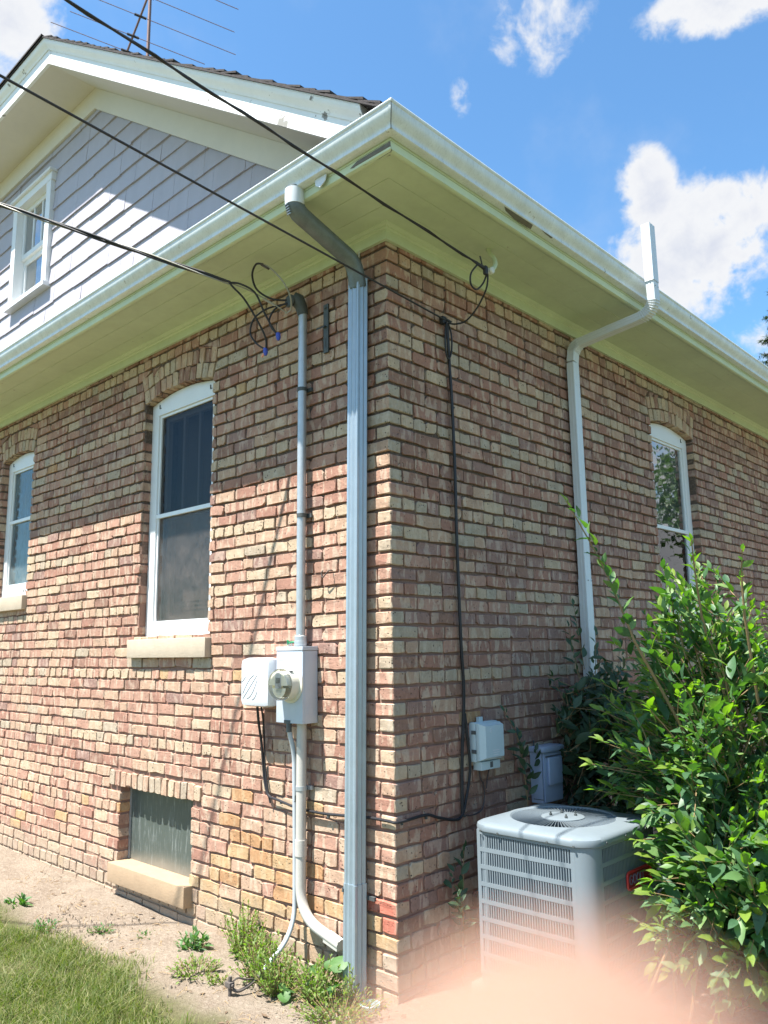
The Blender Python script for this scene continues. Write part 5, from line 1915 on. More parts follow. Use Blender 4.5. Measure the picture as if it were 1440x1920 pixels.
def rr_fix(x0, x1, y0, y1, r, n=10, m_=14):
    C_ = ((x1 - r, y1 - r, 0), (x0 + r, y1 - r, PI / 2), (x0 + r, y0 + r, PI), (x1 - r, y0 + r, 1.5 * PI))
    P = []
    for i in range(4):
        cx, cy, a0 = C_[i]
        P += [(cx + r * math.cos(a0 + PI / 2 * k / n), cy + r * math.sin(a0 + PI / 2 * k / n)) for k in range(n + 1)]
        p = P[-1]; cx, cy, a0 = C_[(i + 1) % 4]
        q = (cx + r * math.cos(a0), cy + r * math.sin(a0))
        P += [(p[0] + (q[0] - p[0]) * j / m_, p[1] + (q[1] - p[1]) * j / m_) for j in range(1, m_)]
    return P
# top cover: rounded square skirt, domed rim, opening with radial wire guard
FC = ((ax0 + ax1) / 2 - 0.01, (ay0 + ay1) / 2 + 0.01)
RO, RI = 0.250, 0.105
loops = []
for (e, z, r) in ((0.006, AZ1 - 0.008, 0.10), (0.012, AZ1 - 0.004, 0.105), (0.014, AZ1 + 0.012, 0.107), (0.009, AZ1 + 0.024, 0.10), (-0.006, AZ1 + 0.032, 0.09), (-0.03, AZ1 + 0.036, 0.08)):
    loops.append([(x, y, z) for x, y in rr_fix(ax0 - e, ax1 + e, ay0 - e, ay1 + e, r)])
outer = loops[-1]
def ang_loop(r, z):
    P = []
    for x, y, _ in outer:
        a = math.atan2(y - FC[1], x - FC[0])
        P.append((FC[0] + r * math.cos(a), FC[1] + r * math.sin(a), z))
    return P
loops.append(ang_loop(RO + 0.03, AZ1 + 0.042)); loops.append(ang_loop(RO + 0.008, AZ1 + 0.044)); loops.append(ang_loop(RO, AZ1 + 0.038)); loops.append(ang_loop(RO - 0.004, AZ1 + 0.005)); loops.append(ang_loop(RO - 0.004, AZ1 - 0.06))
mb = MB()
n = len(outer)
V = [p for L_ in loops for p in L_]
Fc = [(i * n + k, i * n + (k + 1) % n, (i + 1) * n + (k + 1) % n, (i + 1) * n + k) for i in range(len(loops) - 1) for k in range(n)]
mb.add(V, Fc, 0, True)
place(mb.build('top_cover', M['ac']), ac)
mb = MB()
mb.lathe([(0.0, 0.0), (RO - 0.004, 0.0), (RO - 0.004, 0.004), (0, 0.004)], (FC[0], FC[1], AZ1 - 0.19), 'z', 32)
place(mb.build('fan_well', M['ac_dark']), ac)
mb = MB()
mb.lathe([(RI, 0.0), (RI, 0.006), (RI - 0.01, 0.009), (0, 0.010)], (FC[0], FC[1], AZ1 + 0.037), 'z', 32)
place(mb.build('motor_plate', M['ac']), ac)
mb = MB()
nb = 80
for k in range(nb):
    a = 2 * PI * k / nb
    ca, sa = math.cos(a), math.sin(a)
    b = a + 0.14
    p0 = (FC[0] + (RI - 0.004) * ca, FC[1] + (RI - 0.004) * sa); p1 = (FC[0] + RO * math.cos(b), FC[1] + RO * math.sin(b))
    t = Vector((p1[0] - p0[0], p1[1] - p0[1], 0)).normalized(); nrm = Vector((-t.y, t.x, 0)) * 0.0010
    zt = AZ1 + 0.040
    V = []
    for q, sg in ((p0, 1), (p0, -1), (p1, -1), (p1, 1)):
        V.append((q[0] + nrm.x * sg, q[1] + nrm.y * sg, zt))
    V += [(x, y, z - 0.007) for x, y, z in V]
    mb.add(V, [(0, 1, 2, 3), (0, 4, 5, 1), (2, 6, 7, 3), (1, 5, 6, 2), (3, 7, 4, 0)])
o = place(mb.build('fan_guard', M['ac']), ac)
o['kind'] = 'stuff'
for dx, dy in ((-0.05, -0.03), (0.045, -0.045), (0.05, 0.035), (-0.035, 0.05)):
    mb = MB()
    mb.lathe([(0.0075, 0), (0.0075, 0.009), (0.004, 0.010), (0.004, 0.018), (0, 0.019)], (FC[0] + dx, FC[1] + dy, AZ1 + 0.046), 'z', 8)
    place(mb.build('bolt', M['steelstrap']), ac)
for u in (ax0 + 0.06, ax0 + 0.16, ax0 + 0.43, ax1 - 0.075):
    mb = MB()
    mb.lathe([(0.006, 0), (0.005, -0.004)], (u, ay0 - 0.013, AZ1 - 0.002), 'y', 8)
    place(mb.build('screw', M['steelstrap']), ac)
for u in (ay0 + 0.12, ay0 + 0.30, ay0 + 0.5):
    mb = MB()
    mb.lathe([(0.006, 0), (0.005, 0.004)], (ax1 + 0.0135, u, AZ1 + 0.004), 'x', 8)
    place(mb.build('screw', M['steelstrap']), ac)
# red badge with raised rim on the right side
mb = MB()
by0, by1, bz0, bz1 = ay0 + 0.30, ay0 + 0.535, 0.497, 0.570
mb.prism([(y_, z_) for y_, z_ in rr_loop(by0, by1, bz0, bz1, 0.018, 5)], ax1 + 0.003, ax1 + 0.008, 0)
bdg = place(mb.build('badge', M['tag_dark'], None), ac)
mb = MB()
L_ = rr_loop(by0, by1, bz0, bz1, 0.018, 5)
mb.tube([(ax1 + 0.009, y_, z_) for y_, z_ in L_ + L_[:1]], 0.0055, 8)
o = mb.build('badge_rim', M['tag']); o.parent = bdg
bdg_inv = bdg.matrix_world.inverted()
mb = MB()
def gl(ch, y0, z0, w, h):
    S = {'G': [[(1, .85), (.7, 1), (.3, 1), (0, .7), (0, .3), (.3, 0), (.7, 0), (1, .2), (1, .5), (.6, .5)]], 'O': [[(.3, 0), (0, .3), (0, .7), (.3, 1), (.7, 1), (1, .7), (1, .3), (.7, 0), (.3, 0)]],
         'D': [[(0, 0), (0, 1), (.6, 1), (1, .7), (1, .3), (.6, 0), (0, 0)]]}[ch]
    for st_ in S:
        mb.tube([(ax1 + 0.0095, y0 + a * w, z0 + b * h) for a, b in st_], 0.0026, 5)
for i, ch in enumerate('GOOD'):
    gl(ch, by0 + 0.022 + i * 0.036, bz0 + 0.019, 0.026, 0.038)
o = mb.build('badge_lettering', M['tag_letter']); o.parent = bdg

# ------------------------------------------------------------------ antenna on the roof
an = empty('roof_antenna', (-4.1, 0.81, 7.2), 'brown television antenna on a mast above the roof edge', 'antenna')
mb = MB()
mb.tube([(-4.11, 0.82, 7.25), (-4.10, 0.81, 7.82), (-3.84, 0.676, 8.18), (-3.72, 0.61, 8.35)] if False else [(-4.085, 0.80, 7.2), (-4.085, 0.80, 7.82), (-4.06, 0.79, 8.9)], 0.018, 10)
place(mb.build('mast', M['antenna']), an)
P1, P2 = Vector((-4.208, 0.642, 7.806)), Vector((-3.864, 0.642, 8.171))
dB = (P2 - P1)
mb = MB()
mb.tube([tuple(P1 - dB * 0.5), tuple(P2 + dB * 1.6)], 0.011, 8)
place(mb.build('boom', M['antenna']), an)
ED = (Vector((-3.578, 1.506, 7.916)) - Vector((-4.096, 0.331, 8.097))).normalized()
for t, back, fwd in ((0.0, 0.75, 0.95), (0.32, 0.62, 0.75), (0.72, 0.55, 1.0), (1.12, 0.75, 0.90), (1.55, 0.7, 0.85), (2.0, 0.6, 0.8)):
    c = P1 + dB * (t - 0.05)
    mb = MB()
    mb.tube([tuple(c - ED * back), tuple(c + ED * fwd)], 0.0038, 6)
    place(mb.build('element', M['antenna']), an)
    mb = MB()
    mb.tube([tuple(c - ED * 0.06), tuple(c + ED * 0.06)], 0.013, 6)
    place(mb.build('insulator', M['black']), an)

# ------------------------------------------------------------------ plants
def leaf_template(L=1.0, wd=0.30, fold=0.22, droop=0.18, seed=0, wave=0.0):
    """pointed leaf along +Y, upper side +Z: midrib and two halves folded up; verts array, faces"""
    st = [0.0, 0.12, 0.32, 0.55, 0.78, 1.0]
    wp = [0.0, 0.45, 0.95, 1.0, 0.62, 0.0]
    rg = np.random.default_rng(seed)
    mid = []; lf = []; rt = []
    for s, w in zip(st, wp):
        z = -droop * s * s
        mid.append((0, s, z))
        a = w * wd / 2
        lf.append((-a, s - 0.02, z + a * fold + wave * rg.normal(0, 0.02)))
        rt.append((a, s - 0.02, z + a * fold + wave * rg.normal(0, 0.02)))
    V = mid + lf[1:5] + rt[1:5]
    Fc = [(0, 1, 6), (0, 10, 1)]
    for i in range(1, 4):
        Fc.append((i, i + 1, 6 + i, 6 + i - 1)); Fc.append((i + 1, i, 10 + i - 1, 10 + i))
    Fc += [(4, 5, 9), (5, 4, 13)]
    return np.array(V, float) * L, Fc


def frame(d, up, twist=0.0):
    d = d / np.linalg.norm(d)
    x = np.cross(d, up)
    if np.linalg.norm(x) < 1e-3:
        x = np.array([1.0, 0, 0])
    x /= np.linalg.norm(x)
    z = np.cross(x, d)
    c, s = math.cos(twist), math.sin(twist)
    x, z = x * c + z * s, z * c - x * s
    return np.stack([x, d, z], 1)          # columns


class Leaves:
    def __init__(s):
        s.items = []        # (R 3x3, pos, size, template, mat key)
    def shoot(s, base, tip, n, size, rng, mk='leaf', ang=0.9, up=(0, 0, 1), young=0.18):
        base = np.array(base, float); tip = np.array(tip, float)
        d = tip - base; L = np.linalg.norm(d); dn = d / L
        px = np.cross(dn, [0.3, 0.2, 1.0]); px /= np.linalg.norm(px)
        py = np.cross(dn, px)
        bend = rng.normal(0, 0.05, 3) * L
        ph = rng.uniform(0, 6.28)
        for i in range(n):
            t = (i + 0.6) / n
            p = base + d * t + bend * t * (1 - t) * 4
            a = ph + (PI * i if i % 2 else PI * i) + (i // 2) * 1.57 + rng.normal(0, 0.25)
            side = px * math.cos(a) + py * math.sin(a)
            k = ang * (1 - 0.45 * t) + rng.normal(0, 0.12)
            ld = dn * math.cos(k) + side * math.sin(k) + np.array([0, 0, 0.12])
            R = frame(ld, np.array(up) + rng.normal(0, 0.25, 3), rng.normal(0, 0.3))
            sz = size * rng.uniform(0.5, 1.22) * (1 - 0.35 * t ** 3)
            key = mk
            if t > 0.8 and rng.random() < young * 3 or rng.random() < young * 0.2:
                key = 'leaf_young' if mk == 'leaf' else mk
            s.items.append((R, p, sz, int(rng.integers(6)), key))
        s.items.append((frame(dn + rng.normal(0, 0.15, 3), np.array(up) + rng.normal(0, 0.3, 3)), tip, size * 0.6, int(rng.integers(6)), 'leaf_young' if mk == 'leaf' and rng.random() < 0.5 else mk))


LT = [leaf_template(1, 0.42, 0.35, 0.16 + 0.05 * (k % 3), k, 1.0) for k in range(6)]
LEAF_ME = {}
def leaf_mesh(t, key):
    if (t, key) not in LEAF_ME:
        V, Fc = LT[t]
        me = bpy.data.meshes.new('leaf')
        me.from_pydata(V.tolist(), [], Fc)
        me.materials.append(M[key])
        me.polygons.foreach_set('use_smooth', [True] * len(Fc))
        LEAF_ME[(t, key)] = me
    return LEAF_ME[(t, key)]


def build_leaves(leaves, root, n_single=0, name='foliage', keys=None):
    its = leaves.items
    sc = []
    if n_single:
        for i, (R, p, sz, t, key) in enumerate(its):
            q = project(p + R[:, 1] * sz * 0.5)
            ok = q and 0 < q[0] < 1440 and 0 < q[1] < 1800
            facing = abs(np.dot(R[:, 2], np.array(CAM) - p)) / np.linalg.norm(np.array(CAM) - p)
            sc.append((sz / q[2]) ** 2 * (0.25 + facing) * (1.6 if q[2] < 3.9 else 1.0) if ok else 0)
        top = set(sorted(range(len(its)), key=lambda i: -sc[i])[:n_single])
    else:
        top = set()
    ks = sorted({it[4] for it in its})
    V = []; Fc = []; MI = []; b = 0
    for i, (R, p, sz, t, key) in enumerate(its):
        if i in top and sc[i] > 0:
            o = bpy.data.objects.new('leaf', leaf_mesh(t, key))
            COL.objects.link(o)
            m4 = Matrix(((R[0, 0] * sz, R[0, 1] * sz, R[0, 2] * sz, p[0]), (R[1, 0] * sz, R[1, 1] * sz, R[1, 2] * sz, p[1]), (R[2, 0] * sz, R[2, 1] * sz, R[2, 2] * sz, p[2]), (0, 0, 0, 1)))
            o.parent = root
            o.matrix_parent_inverse = Matrix.Translation(-root.location)
            o.matrix_basis = m4
            continue
        v, f = LT[t]
        V.append((v * sz) @ R.T + p)
        Fc += [tuple(x + b for x in ff) for ff in f]
        MI += [ks.index(key)] * len(f)
        b += len(v)
    if V:
        me = bpy.data.meshes.new(name)
        me.from_pydata(np.concatenate(V).tolist(), [], Fc)
        for k in ks:
            me.materials.append(M[k])
        me.polygons.foreach_set('material_index', MI)
        me.polygons.foreach_set('use_smooth', [True] * len(Fc))
        o = link(name, me)
        o['kind'] = 'stuff'
        place(o, root)


def stems(paths, root, mk='bark', name='stem', n=6):
    mb = MB()
    for pts, r0, r1 in paths:
        sp = smooth_path(pts, 5)
        mb.tube(sp, [r0 + (r1 - r0) * i / (len(sp) - 1) for i in range(len(sp))], n)
    return place(mb.build(name, M[mk]), root)


# the big leafy bush by the condenser
bush = empty('leafy_bush', (1.28, 1.35, -0.03), 'large sunlit bush with glossy pointed leaves right of the air conditioner', 'bush')
rb = np.random.default_rng(61)
LV = Leaves()
paths = []
def hides_ac(p):
    # keep the crown off the line of sight to the condenser's near faces
    q = project(p)
    return q is not None and p[1] < 1.0 and 870 < q[0] < (1212 if 1585 < q[1] < 1690 else 1180) + max(0, (q[1] - 1690)) * 0.25 and 1500 < q[1] < 1830
def in_ac(p):
    if hides_ac(p):
        return True
    return ax0 - 0.02 < p[0] < ax1 + 0.035 and ay0 - 0.03 < p[1] < ay1 + 0.03 and p[2] < AZ1 + 0.10
lobes = [((1.22, 1.02, 1.03), (0.56, 0.60, 0.95), 560), ((1.75, 1.75, 1.06), (0.70, 0.75, 0.96), 150), ((1.36, 0.74, 0.58), (0.44, 0.42, 0.56), 260), ((0.80, 1.58, 1.12), (0.48, 0.42, 0.66), 110), ((1.95, 1.15, 0.7), (0.55, 0.6, 0.7), 90)]
for (c, r, n) in lobes:
    c = np.array(c); r = np.array(r)
    k = 0
    while k < n:
        d = rb.normal(0, 1, 3); d /= np.linalg.norm(d)
        if d[2] < -0.75:
            continue
        rad = rb.uniform(0.45, 1.0) ** 0.6 * (1.0 + 0.12 * math.sin(5 * d[0] + 3 * d[2]) + rb.normal(0, 0.05))
        tip = c + d * r * rad
        if tip[2] < 0.12 or tip[0] < 0.2 or in_ac(tip):
            continue
        gd = d * np.array([0.75, 0.75, 0.45]) + np.array([0, 0, 0.45]) + rb.normal(0, 0.22, 3)
        if rad > 0.85 and d[2] < 0.1:
            gd[2] -= 0.35
        gd /= np.linalg.norm(gd)
        L = rb.uniform(0.20, 0.36)
        base = tip - gd * L
        if in_ac(base):
            continue
        sz = rb.uniform(0.07, 0.13) * (1.12 if tip[1] < 1.0 else 0.95)
        sz *= 1.12 if tip[2] < 0.85 else 0.84
        LV.shoot(base, tip, int(L / (0.30 * sz)), sz, rb)
        paths.append(([tuple(base), tuple((base + tip) / 2 + rb.normal(0, 0.008, 3)), tuple(tip)], 0.0028, 0.0012))
        if k % 9 == 0:
            root_p = np.array([rb.normal(1.28, 0.16), rb.normal(1.35, 0.2), -0.04])
            mid = root_p * 0.45 + base * 0.55 + np.array([0, 0, 0.14]) + rb.normal(0, 0.05, 3)
            if not in_ac(mid):
                paths.append(([tuple(root_p), tuple(mid), tuple(base)], 0.007, 0.0028))
        k += 1
# long shoots standing out of the crown
for base, mid, tip, n, sz in (((1.02, 0.54, 1.62), (0.955, 0.42, 1.95), (0.875, 0.25, 2.255), 24, 0.095), ((1.27, 0.72, 1.72), (1.28, 0.66, 1.92), (1.30, 0.60, 2.06), 12, 0.08), ((1.45, 0.75, 1.72), (1.47, 0.70, 1.88), (1.51, 0.62, 2.0), 9, 0.075), ((0.80, 1.2, 1.35), (0.72, 1.18, 1.55), (0.66, 1.15, 1.72), 10, 0.085), ((1.5, 1.1, 1.7), (1.6, 1.1, 1.85), (1.68, 1.1, 1.98), 9, 0.08)):
    LV.shoot(base, mid, n // 2, sz, rb, ang=0.95)
    LV.shoot(mid, tip, n - n // 2, sz * 0.85, rb, ang=0.85, young=0.35)
    paths.append(([base, mid, tip], 0.0065, 0.0022))
    paths.append(([(1.2, 1.3, 0.0), tuple((np.array((1.2, 1.3, 0.0)) + np.array(base)) / 2 + np.array((0.06, 0, 0.1))), base], 0.010, 0.0065))
# low branches reaching across the condenser side
for pts in (((1.02, 0.32, 0.02), (1.06, 0.42, 0.20), (1.10, 0.50, 0.33), (1.13, 0.58, 0.46)), ((1.18, 0.42, -0.02), (1.20, 0.50, 0.18), (1.20, 0.60, 0.36), (1.22, 0.72, 0.55)), ((1.08, 0.55, 0.0), (1.09, 0.56, 0.2), (1.10, 0.57, 0.42))):
    paths.append((pts, 0.0075, 0.0045))
for base, tip in (((1.22, 0.70, 0.50), (1.02, 0.56, 0.47)), ((1.22, 0.72, 0.45), (1.04, 0.50, 0.37)), ((1.25, 0.66, 0.35), (1.14, 0.40, 0.27)), ((1.30, 0.70, 0.62), (1.08, 0.62, 0.60)), ((1.3, 0.7, 0.3), (1.3, 0.42, 0.12)), ((1.4, 0.62, 0.4), (1.34, 0.4, 0.30)), ((1.1, 0.95, 0.8), (0.93, 0.80, 0.80)), ((0.95, 0.85, 0.98), (0.70, 0.66, 1.03)), ((0.90, 0.98, 0.90), (0.68, 0.88, 0.86)), ((1.0, 0.75, 1.05), (0.80, 0.58, 1.15)), ((0.95, 0.9, 1.15), (0.72, 0.74, 1.28)), ((1.0, 0.85, 1.25), (0.80, 0.62, 1.42)), ((1.0, 0.9, 1.4), (0.86, 0.66, 1.60))):
    LV.shoot(base, tip, 9, 0.105, rb, ang=1.0)
    paths.append(([base, tip], 0.0026, 0.0012))
build_leaves(LV, bush, 290)
stems(paths, bush)
print('bush leaves', len(LV.items))

# dark shrub in the shade against the wall, behind the bush
shrub = empty('shade_shrub', (0.25, 1.65, -0.03), 'dark green shrub growing in shade against the wall under the white downspout', 'shrub')
LD = Leaves(); paths = []
for k in range(420):
    d = rb.normal(0, 1, 3); d /= np.linalg.norm(d)
    c = np.array((0.26, 1.64, 0.82)); r = np.array((0.22, 0.46, 0.72))
    tip = c + d * r * rb.uniform(0.4, 1.0)
    if tip[0] < 0.05 or tip[2] < 0.1 or in_ac(tip):
        continue
    # thinner towards the top left, clear of the electrical box
    if tip[1] < 1.27 + max(0.0, (tip[2] - 1.15)) * 0.35 or tip[1] < 1.44 and tip[2] < 1.06:
        continue
    gd = np.array((0.35, rb.normal(-0.25, 0.5), rb.uniform(-0.2, 0.9))); gd /= np.linalg.norm(gd)
    base = tip - gd * rb.uniform(0.15, 0.28)
    LD.shoot(base, tip, 7, rb.uniform(0.075, 0.12), rb, mk='leaf_dark', ang=1.1, up=(0.6, -0.2, 0.8))
    paths.append(([tuple(base), tuple(tip)], 0.003, 0.0014))
for pts in (((0.2, 1.7, -0.03), (0.16, 1.55, 0.7), (0.10, 1.46, 1.30)), ((0.2, 1.75, -0.03), (0.14, 1.75, 0.8), (0.08, 1.62, 1.55)), ((0.25, 1.7, -0.03), (0.26, 1.9, 0.9), (0.12, 2.0, 1.5))):
    paths.append((pts, 0.007, 0.003))
for base, tip in (((0.12, 1.52, 1.1), (0.07, 1.36, 1.42)), ((0.10, 1.62, 1.4), (0.06, 1.60, 1.72)), ((0.12, 1.5, 1.0), (0.10, 1.33, 1.22)), ((0.14, 1.75, 1.3), (0.14, 1.80, 1.68)), ((0.10, 1.7, 1.45), (0.07, 1.66, 1.86)), ((0.2, 1.9, 1.2), (0.2, 2.0, 1.6))):
    LD.shoot(base, tip, 9, 0.085, rb, mk='leaf_dark', ang=1.0, up=(0.8, -0.3, 0.6))
    paths.append(([base, tip], 0.003, 0.0014))
build_leaves(LD, shrub, 90)
stems(paths, shrub)

# slim plant between the two wall boxes, and a small one beside the condenser
slim = empty('wall_sapling', (0.08, 0.98, 0.5), 'slim leafy sapling against the wall between the two utility boxes', 'sapling')
LS = Leaves()
for base, tip, n, s_ in (((0.07, 1.06, 0.72), (0.06, 1.00, 1.02), 12, 0.085), ((0.06, 1.00, 1.00), (0.05, 0.87, 1.24), 10, 0.075), ((0.07, 1.06, 0.80), (0.07, 1.14, 1.00), 6, 0.085)):
    LS.shoot(base, tip, n, s_, rb, mk='leaf_dark', ang=1.15, up=(0.9, -0.3, 0.5))
build_leaves(LS, slim, 30)
stems([([(0.09, 1.06, -0.05), (0.07, 1.06, 0.5), (0.06, 1.0, 1.02), (0.05, 0.87, 1.24)], 0.006, 0.002)], slim)
low = empty('wall_weed', (0.06, 0.30, -0.03), 'leafy weed squeezed between the wall and the left side of the condenser', 'weed')
LW = Leaves()
for base, tip, n, s_ in (((0.10, 0.36, 0.2), (0.10, 0.40, 0.60), 12, 0.075), ((0.12, 0.36, 0.25), (0.15, 0.28, 0.42), 9, 0.075), ((0.08, 0.36, 0.3), (0.07, 0.36, 0.50), 7, 0.065)):
    LW.shoot(base, tip, n, s_, rb, mk='leaf_dark', ang=1.1, up=(0.5, -0.5, 0.8))
build_leaves(LW, low, 24)
stems([([(0.10, 0.36, -0.05), (0.10, 0.38, 0.3), (0.10, 0.40, 0.6)], 0.005, 0.002)], low)


# lawn, weeds, pebbles
def blades(P, H, W, lean, rng, name, mk):
    """grass blades at points P: bent strips of three faces"""
    n = len(P)
    az = rng.uniform(0, 2 * PI, n)
    dx, dy = np.cos(az), np.sin(az)
    la = rng.uniform(0, 2 * PI, n)
    lx, ly = np.cos(la) * lean, np.sin(la) * lean
    V = np.zeros((n, 5, 3))
    for k, (t, w) in enumerate(((0.0, 1.0), (0.0, -1.0), (0.55, 0.8), (0.55, -0.8), (1.0, 0))):
        V[:, k, 0] = P[:, 0] + dx * W * w * 0.5 + lx * H * t * t
        V[:, k, 1] = P[:, 1] + dy * W * w * 0.5 + ly * H * t * t
        V[:, k, 2] = P[:, 2] + H * (t - 0.25 * np.minimum(lean, 1.5) * t * t)
    V = V.reshape(-1, 3)
    Fc = []
    for i in range(n):
        b = i * 5
        Fc += [(b, b + 1, b + 3, b + 2), (b + 2, b + 3, b + 4)]
    me = bpy.data.meshes.new(name)
    me.from_pydata(V.tolist(), [], Fc)
    o = link(name, me, None, M[mk])
    o['kind'] = 'stuff'
    return o


rg = np.random.default_rng(71)
def edge_y(x):
    return -0.60 + 0.09 * np.sin(x * 3.3 + 0.5) + 0.06 * np.sin(x * 8.1) - 0.10 * np.clip((x + 1.5) / 1.0, 0, 1) * 0 + np.where(x > -0.75, -0.10, 0.0)
def scatter(x0, x1, y0, y1, n, soft=0.24):
    x = rg.uniform(x0, x1, n); y = rg.uniform(y0, y1, n)
    keep = rg.random(n) < np.clip((edge_y(x) - y) / soft, 0, 1)
    clump = np.sin(x * 13 + np.sin(y * 9) * 2) * np.sin(y * 15 + np.sin(x * 7) * 2)
    keep &= rg.random(n) < 0.72 + 0.28 * clump
    return np.stack([x[keep], y[keep], np.full(keep.sum(), -0.045)], 1)
P = np.concatenate([scatter(-2.9, 0.1, -1.45, -0.40, 62000), scatter(-5.5, 2.5, -3.2, -0.4, 16000), scatter(-8.0, 5.0, -7.0, -1.2, 42000)])
H = rg.uniform(0.035, 0.10, len(P)) * (0.75 + 0.4 * np.sin(P[:, 0] * 5 + P[:, 1] * 3) ** 2)
o = blades(P, H, rg.uniform(0.0022, 0.0045, len(P)), rg.uniform(0.15, 1.3, len(P)), rg, 'lawn_grass', 'grass')
o['label'] = 'uneven green lawn grass at the edge of the bare soil'


def weed(name, label, x, y, h, r, n, size, mk, cat='weed', wd=1.0, droop=True, z0=-0.045):
    root = empty(name, (x, y, z0), label, cat)
    W = Leaves(); paths = []
    for k in range(n):
        a = rg.uniform(0, 2 * PI); q = r * math.sqrt(rg.uniform(0, 1))
        bx, by = x + 0.45 * q * math.cos(a), y + 0.45 * q * math.sin(a)
        hh = h * rg.uniform(0.45, 1.0) * (1 - 0.35 * q / r)
        tip = (x + q * math.cos(a) * 1.15, min(y + q * math.sin(a) * 1.15, -0.015), z0 + hh)
        base = (bx, min(by, -0.02), z0)
        W.shoot(base, tip, max(4, int(hh / (size * 0.42))), size, rg, mk=mk, ang=1.15)
        paths.append(([base, tip], 0.0022, 0.001))
    W.items = [it for it in W.items if it[1][1] < 0.0]
    build_leaves(W, root, 0)
    stems(paths, root, 'weed_green' if False else 'bark', 'stem', 4)
    return root


weed('weed_clump', 'tall bushy weed with a spike reaching up the wall left of the thin conduit', -1.03, -0.10, 0.311, 0.13, 54, 0.032, 'weed')
weed('weed_clump', 'yellow-green weed around the foot of the thin conduit', -0.74, -0.22, 0.259, 0.15, 73, 0.030, 'weed')
weed('weed_clump', 'feathery weed between the ground rod and the thick conduit', -0.55, -0.26, 0.221, 0.13, 67, 0.030, 'weed')
weed('weed_clump', 'low bright weed at the foot of the corner downspout', -0.33, -0.19, 0.221, 0.14, 70, 0.034, 'weed')
weed('weed_clump', 'dense low ground cover in front of the corner downspout', -0.12, -0.26, 0.116, 0.20, 96, 0.028, 'weed')
weed('weed_clump', 'small sprig of weed right in front of the corner downspout', -0.155, -0.16, 0.221, 0.035, 11, 0.032, 'weed')
weed('weed_clump', 'single weed rosette on bare soil below the basement sill', -1.33, -0.23, 0.119, 0.085, 25, 0.052, 'weed_green')
weed('weed_clump', 'yellowish weed tuft at the grass edge left of the ground rod', -1.03, -0.42, 0.103, 0.13, 54, 0.028, 'weed')
weed('weed_clump', 'tiny weed on bare soil in the middle of the strip', -2.02, -0.42, 0.043, 0.07, 19, 0.025, 'weed_green')
weed('weed_clump', 'small green sprouts at the left end of the grass edge', -2.32, -0.62, 0.065, 0.09, 22, 0.030, 'weed_green')
weed('weed_clump', 'broad leaved seedling at the far left of the soil', -2.86, -0.56, 0.076, 0.07, 8, 0.081, 'weed_green')
weed('weed_clump', 'dark low weed beside the grass near the sill shadow', -1.72, -0.30, 0.043, 0.09, 14, 0.025, 'weed_green')
weed('weed_clump', 'pale sprig in the soil close to the wall left of the downspout', -0.86, -0.40, 0.065, 0.07, 19, 0.023, 'weed')
# broad round leaves beside the downspout
root = empty('dock_plant', (-0.30, -0.14, -0.04), 'broad round leaved plant between the weeds and the corner downspout', 'plant')
mbp = MB()
for (x, yv, z, s_, yaw, tilt) in ((-0.275, -0.115, 0.115, 0.055, 0.3, 0.5), (-0.40, -0.15, 0.055, 0.045, 1.9, 0.6), (-0.46, -0.28, 0.0, 0.05, 2.6, 0.5), (-0.34, -0.12, 0.09, 0.04, 1.0, 0.4), (-0.24, -0.19, 0.03, 0.045, -0.8, 0.6), (-0.43, -0.33, -0.01, 0.035, 0.8, 0.4)):
    mbl = MB()
    n = 12
    V = [(0, 0, 0)]
    for k in range(n):
        a = 2 * PI * k / n
        rr = s_ * (0.9 + 0.14 * math.sin(3 * a + yaw))
        p = Vector((rr * math.cos(a), rr * math.sin(a), 0.012 * math.sin(2 * a)))
        V.append(tuple(p))
    Rm = Matrix.Rotation(yaw, 3, 'Z') @ Matrix.Rotation(tilt, 3, 'X')
    V = [tuple(Rm @ Vector(p) + Vector((x, yv, z))) for p in V]
    mbl.add(V, [(0, 1 + k, 1 + (k + 1) % n) for k in range(n)], 0, True)
    place(mbl.build('leaf', M['weed_green']), root)
    mbp.tube([(x, yv, z), (-0.30 + (x + 0.3) * 0.4, -0.14 + (yv + 0.14) * 0.4, -0.045)], 0.0018, 4)
place(mbp.build('stem', M['weed_green']), root)

mb = MB()
for k in range(1500):
    x = rg.uniform(-5.0, 0.2); yv = rg.uniform(-0.66, -0.03)
    s_ = rg.uniform(0.0015, 0.006) * (2.2 if rg.random() < 0.05 else 1)
    a = rg.uniform(0, 6.28)
    P = []
    for i in range(6):
        t = a + i * PI / 3
        P.append((x + s_ * math.cos(t) * rg.uniform(0.7, 1.2), yv + s_ * math.sin(t) * rg.uniform(0.7, 1.2)))
    z = -0.037
    V = [(p[0], p[1], z - 0.01) for p in P] + [(x + (p[0] - x) * 0.6, yv + (p[1] - yv) * 0.6, z + s_ * 0.8) for p in P]
    mb.add(V, [(i, (i + 1) % 6, 6 + (i + 1) % 6, 6 + i) for i in range(6)] + [tuple(range(6, 12))])
o = mb.build('soil_pebbles', M['pebble']); o['kind'] = 'stuff'; o['label'] = 'small stones and clods scattered on the bare soil'
mb = MB()
for k in range(190):
    x = rg.uniform(-3.6, -0.3); yv = rg.uniform(-0.62, -0.08); a = rg.uniform(0, 6.28); L = rg.uniform(0.02, 0.09)
    mb.tube([(x, yv, -0.03), (x + L * 0.5 * math.cos(a), yv + L * 0.5 * math.sin(a), -0.018), (x + L * math.cos(a + 0.3), yv + L * math.sin(a + 0.3), -0.03)], 0.0013, 4)
o = mb.build('dry_stalks', M['straw']); o['kind'] = 'stuff'; o['label'] = 'dry stalks and twigs lying on the bare soil'

